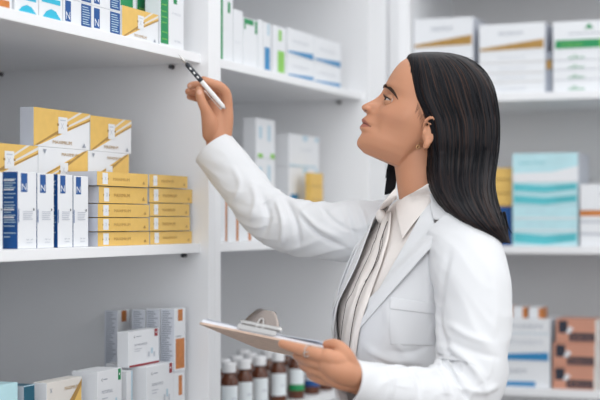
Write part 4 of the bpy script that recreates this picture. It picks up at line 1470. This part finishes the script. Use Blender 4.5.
# blouse collar leaves, neck tie, thin dark tubes standing in for fold shade
surf_patch('collar_leaf', [(428.5, 183), (418, 190), (407, 198), (396.5, 206)], [(435, 199), (424, 214), (412, 229), (403.5, 241)], cob, 0.006, 0.002, 'blouse', blouse, n=18, k=12)
surf_patch('collar_leaf', [(396.5, 187), (390, 194), (384, 202), (380, 208)], [(397, 200), (394, 206), (389, 213), (380.5, 221)], cob, 0.007, 0.002, 'blouse', blouse, n=14, k=8)
tie = surf_patch('neck_tie', [(386, 214), (380, 238), (367, 270), (356, 300), (349, 330), (347, 356)], [(394, 214), (391, 240), (380, 272), (370, 300), (361, 330), (357, 356)], cob, 0.006, 0.002, 'blouse', blouse, n=40, k=12,
                 lift=lambda a, t: 0.003 * math.sin(t * 9 + a * 2))
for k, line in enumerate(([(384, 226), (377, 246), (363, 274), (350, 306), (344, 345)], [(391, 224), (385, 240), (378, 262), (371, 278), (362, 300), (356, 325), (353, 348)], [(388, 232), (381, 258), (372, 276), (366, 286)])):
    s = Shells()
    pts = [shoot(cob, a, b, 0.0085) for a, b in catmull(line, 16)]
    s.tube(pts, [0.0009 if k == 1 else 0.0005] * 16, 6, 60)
    newobj('shade_strand', s.mesh('shade_strand'), tie, 'shadeline')
s = Shells()
q = shoot(cob, 385, 219, 0.010)
s.ball(q, (.012, .009, .013), (BLF, BFW, Vector((0, 0, 1))), 20)
newobj('tie_knot', s.mesh('tie_knot'), blouse, 'blouse')

# trousers and shoes
for s_ in (1, -1):
    hip = torso_c(.235, 540) + BLF * (0.085 * s_)
    fx = torso_c(.215, 540) + BLF * (0.10 * s_)
    s = Shells()
    s.tube([hip + Vector((0, 0, .08)), Vector((hip.x, hip.y, 0.48)), Vector((fx.x, fx.y, 0.13))], [.090, .072, .062], 28, 30)
    newobj('trouser_leg', s.mesh('trouser_leg'), woman, 'trouser')
    s = Shells()
    ft = Vector((fx.x, fx.y, 0.043))
    s.tube([ft - BFW * 0.035, ft + BFW * 0.06, ft + BFW * 0.18 - Vector((0, 0, .010))], [.042, .042, .032], 20, 16)
    newobj('shoe', s.mesh('shoe'), woman, 'shoe')

# finger ring on the near hand
s = Shells()
c0 = P(308, 351.7, 2.385)
ax1 = (P(319, 354.8, 2.372) - P(298, 349, 2.398)).normalized()
v1 = ax1.orthogonal().normalized()
v2 = ax1.cross(v1)
s.tube([c0 + v1 * (0.0106 * math.cos(a)) + v2 * (0.0106 * math.sin(a)) for a in np.linspace(0, 2 * math.pi, 17)], [0.0008] * 17, 6, 48)
q = shoot(person_bvh, 307, 354, 0.0012)
s.tube([q + cdir(1, 0, 0) * (0.0036 * math.cos(a)) + Vector((0, 0, 1)) * (0.0040 * math.sin(a)) for a in np.linspace(0, 2 * math.pi, 13)], [0.0007] * 13, 6, 36)
newobj('ring', s.mesh('ring'), woman, 'silver')

# ---------------------------------------------------------------- clipboard
clip_e = empty('clipboard', (0, 0, 0))
clip_e.matrix_world = MB
tag(clip_e, 'brown hardboard clipboard with papers and a silver clip, held in her left hand', 'clipboard')


def part(name, bm, m, par=clip_e, smooth=False):
    me = bpy.data.meshes.new(name)
    bm.to_mesh(me)
    bm.free()
    if smooth:
        me.polygons.foreach_set('use_smooth', [True] * len(me.polygons))
    return newobj(name, me, par, m)


bm = bmesh.new()
bm_box(bm, 0, aw, 0, bl_len, -0.0035, 0, 0)
vs = [e for e in bm.edges if abs(e.verts[0].co.z - e.verts[1].co.z) > 0.002]
bmesh.ops.bevel(bm, geom=vs, offset=0.010, segments=5, affect='EDGES', profile=0.5)
part('board', bm, 'board')
def sheet(name, z0f, z1f, x0, x1, y0, y1, nn=20):
    bm = bmesh.new()
    pts = []
    for j in range(nn):
        t = j / (nn - 1)
        x = x0 + (x1 - x0) * t
        for y in (y0, y1):
            for z in (z0f(t), z1f(t)):
                pts.append(bm.verts.new((x, y, z)))
    for j in range(nn - 1):
        o = 4 * j
        for q in ((0, 4, 6, 2), (1, 3, 7, 5), (0, 1, 5, 4), (2, 6, 7, 3)):
            bm.faces.new([pts[o + w_] for w_ in q])
    bm.faces.new([pts[k_] for k_ in (0, 2, 3, 1)])
    o = 4 * (nn - 1)
    bm.faces.new([pts[o + k_] for k_ in (0, 1, 3, 2)])
    bmesh.ops.recalc_face_normals(bm, faces=bm.faces)
    return part(name, bm, 'paper')


sheet('paper_stack', lambda t: 0.0003, lambda t: 0.0058 - 0.003 * t, 0.006, aw - 0.02, 0.003, bl_len - 0.01)
sheet('paper_sheet', lambda t: 0.0062 - 0.003 * t + 0.0015 * (1 - t) ** 3, lambda t: 0.0067 - 0.003 * t + 0.0015 * (1 - t) ** 3, 0.010, aw - 0.024, 0.002, bl_len - 0.012)
sheet('paper_sheet', lambda t: 0.0064 - 0.003 * t + 0.006 * t ** 3, lambda t: 0.0070 - 0.003 * t + 0.006 * t ** 3, 0.012, aw - 0.030, 0.005, bl_len - 0.014)
# spring clip at the middle of the near short side
cxm = aw * 0.44
bm = bmesh.new()
bm_box(bm, cxm - 0.036, cxm + 0.036, 0.001, 0.030, 0.0085, 0.0105, 0.0008)
bm_box(bm, cxm - 0.036, cxm + 0.036, -0.0015, 0.001, 0.002, 0.0105, 0.0006)
cb_ = part('clip_plate', bm, 'silver')
s = Shells()
s.tube([(cxm - 0.036, 0.012, 0.0155), (cxm, 0.012, 0.0155), (cxm + 0.036, 0.012, 0.0155)], [0.0042] * 3, 14, 12)
newobj('clip_spring', s.mesh('clip_spring'), clip_e, 'silver')
# raised lever: a trapezoid plate with rounded top, leaning back
Vv, Ff = [], []
prof = [(0.000, 0.033), (0.007, 0.0325), (0.016, 0.028), (0.023, 0.0225), (0.028, 0.019), (0.0305, 0.016), (0.0315, 0.012)]
for z, hw in prof:
    for t in np.linspace(-1, 1, 13):
        Vv.append((cxm + hw * t, 0.013 + z * 0.25 - 0.003 * (1 - t * t), 0.0125 + z))
me = meshd('clip_lever', Vv, grid_faces(len(prof), 13, False), True)
me = bake(me, [('SOLIDIFY', {'thickness': 0.0015, 'offset': 0})])
newobj('clip_lever', me, clip_e, 'darksteel')
s = Shells()
s.tube([(cxm - 0.006, 0.0085, 0.012), (cxm - 0.003, 0.009, 0.026), (cxm + 0.003, 0.009, 0.026), (cxm + 0.006, 0.0085, 0.012)], [0.0012] * 4, 8, 20)
newobj('clip_wire', s.mesh('clip_wire'), clip_e, 'silver')

# ---------------------------------------------------------------- pen
PA, PB = P(178.5, 54.5, 2.945), P(224, 107.5, 2.975)
ax = (PB - PA)
pl_ = ax.length
ax.normalize()
pen = empty('pen', PA)
tag(pen, 'white and black ballpoint pen with silver tip pinched in her raised hand', 'pen')
side = ax.cross(Vector(CAMP) - PA).normalized()
tow = side.cross(ax)
if tow.dot(Vector(CAMP) - PA) < 0:
    tow = -tow
mx = Matrix((side, tow, ax)).transposed().to_4x4()
mx.translation = PA
pen.matrix_world = mx


def turned(name, prof_, m, n=20):
    V_, F_ = lathe(prof_, n)
    return newobj(name, meshd(name, V_, F_, True), pen, m)


g0, g1_ = pl_ * 0.17, pl_ * 0.50
turned('pen_tip', [(0.0003, 0), (0.0008, 0.004), (0.0022, g0 * 0.6), (0.0034, g0)], 'silver')
gr = turned('grip', [(0.0034, g0), (0.0047, g0 + 0.003), (0.0050, g1_ - 0.003), (0.0046, g1_)], 'gripblack')
turned('barrel', [(0.0046, g1_), (0.0048, g1_ + 0.004), (0.0050, pl_ * 0.8), (0.0044, pl_ - 0.004), (0.0032, pl_)], 'penwhite')
turned('push_button', [(0.0022, pl_), (0.0022, pl_ + 0.003), (0.0015, pl_ + 0.0036)], 'silver')
bm = bmesh.new()
bm_box(bm, 0.0072, 0.0086, -0.0012, 0.0024, pl_ * 0.62, pl_ - 0.001, 0.0004)
bm_box(bm, 0.0, 0.0086, -0.0012, 0.0022, pl_ - 0.005, pl_ - 0.001, 0.0004)
part('pocket_clip', bm, 'silver', pen)
for k in range(3):
    s = Shells()
    z = g0 + (g1_ - g0) * (0.28 + 0.24 * k)
    s.ball((0.0003, 0.0046, z), (0.0019, 0.0012, 0.0032), seg=14)
    newobj('grip_dot', s.mesh('grip_dot'), gr, 'penwhite')
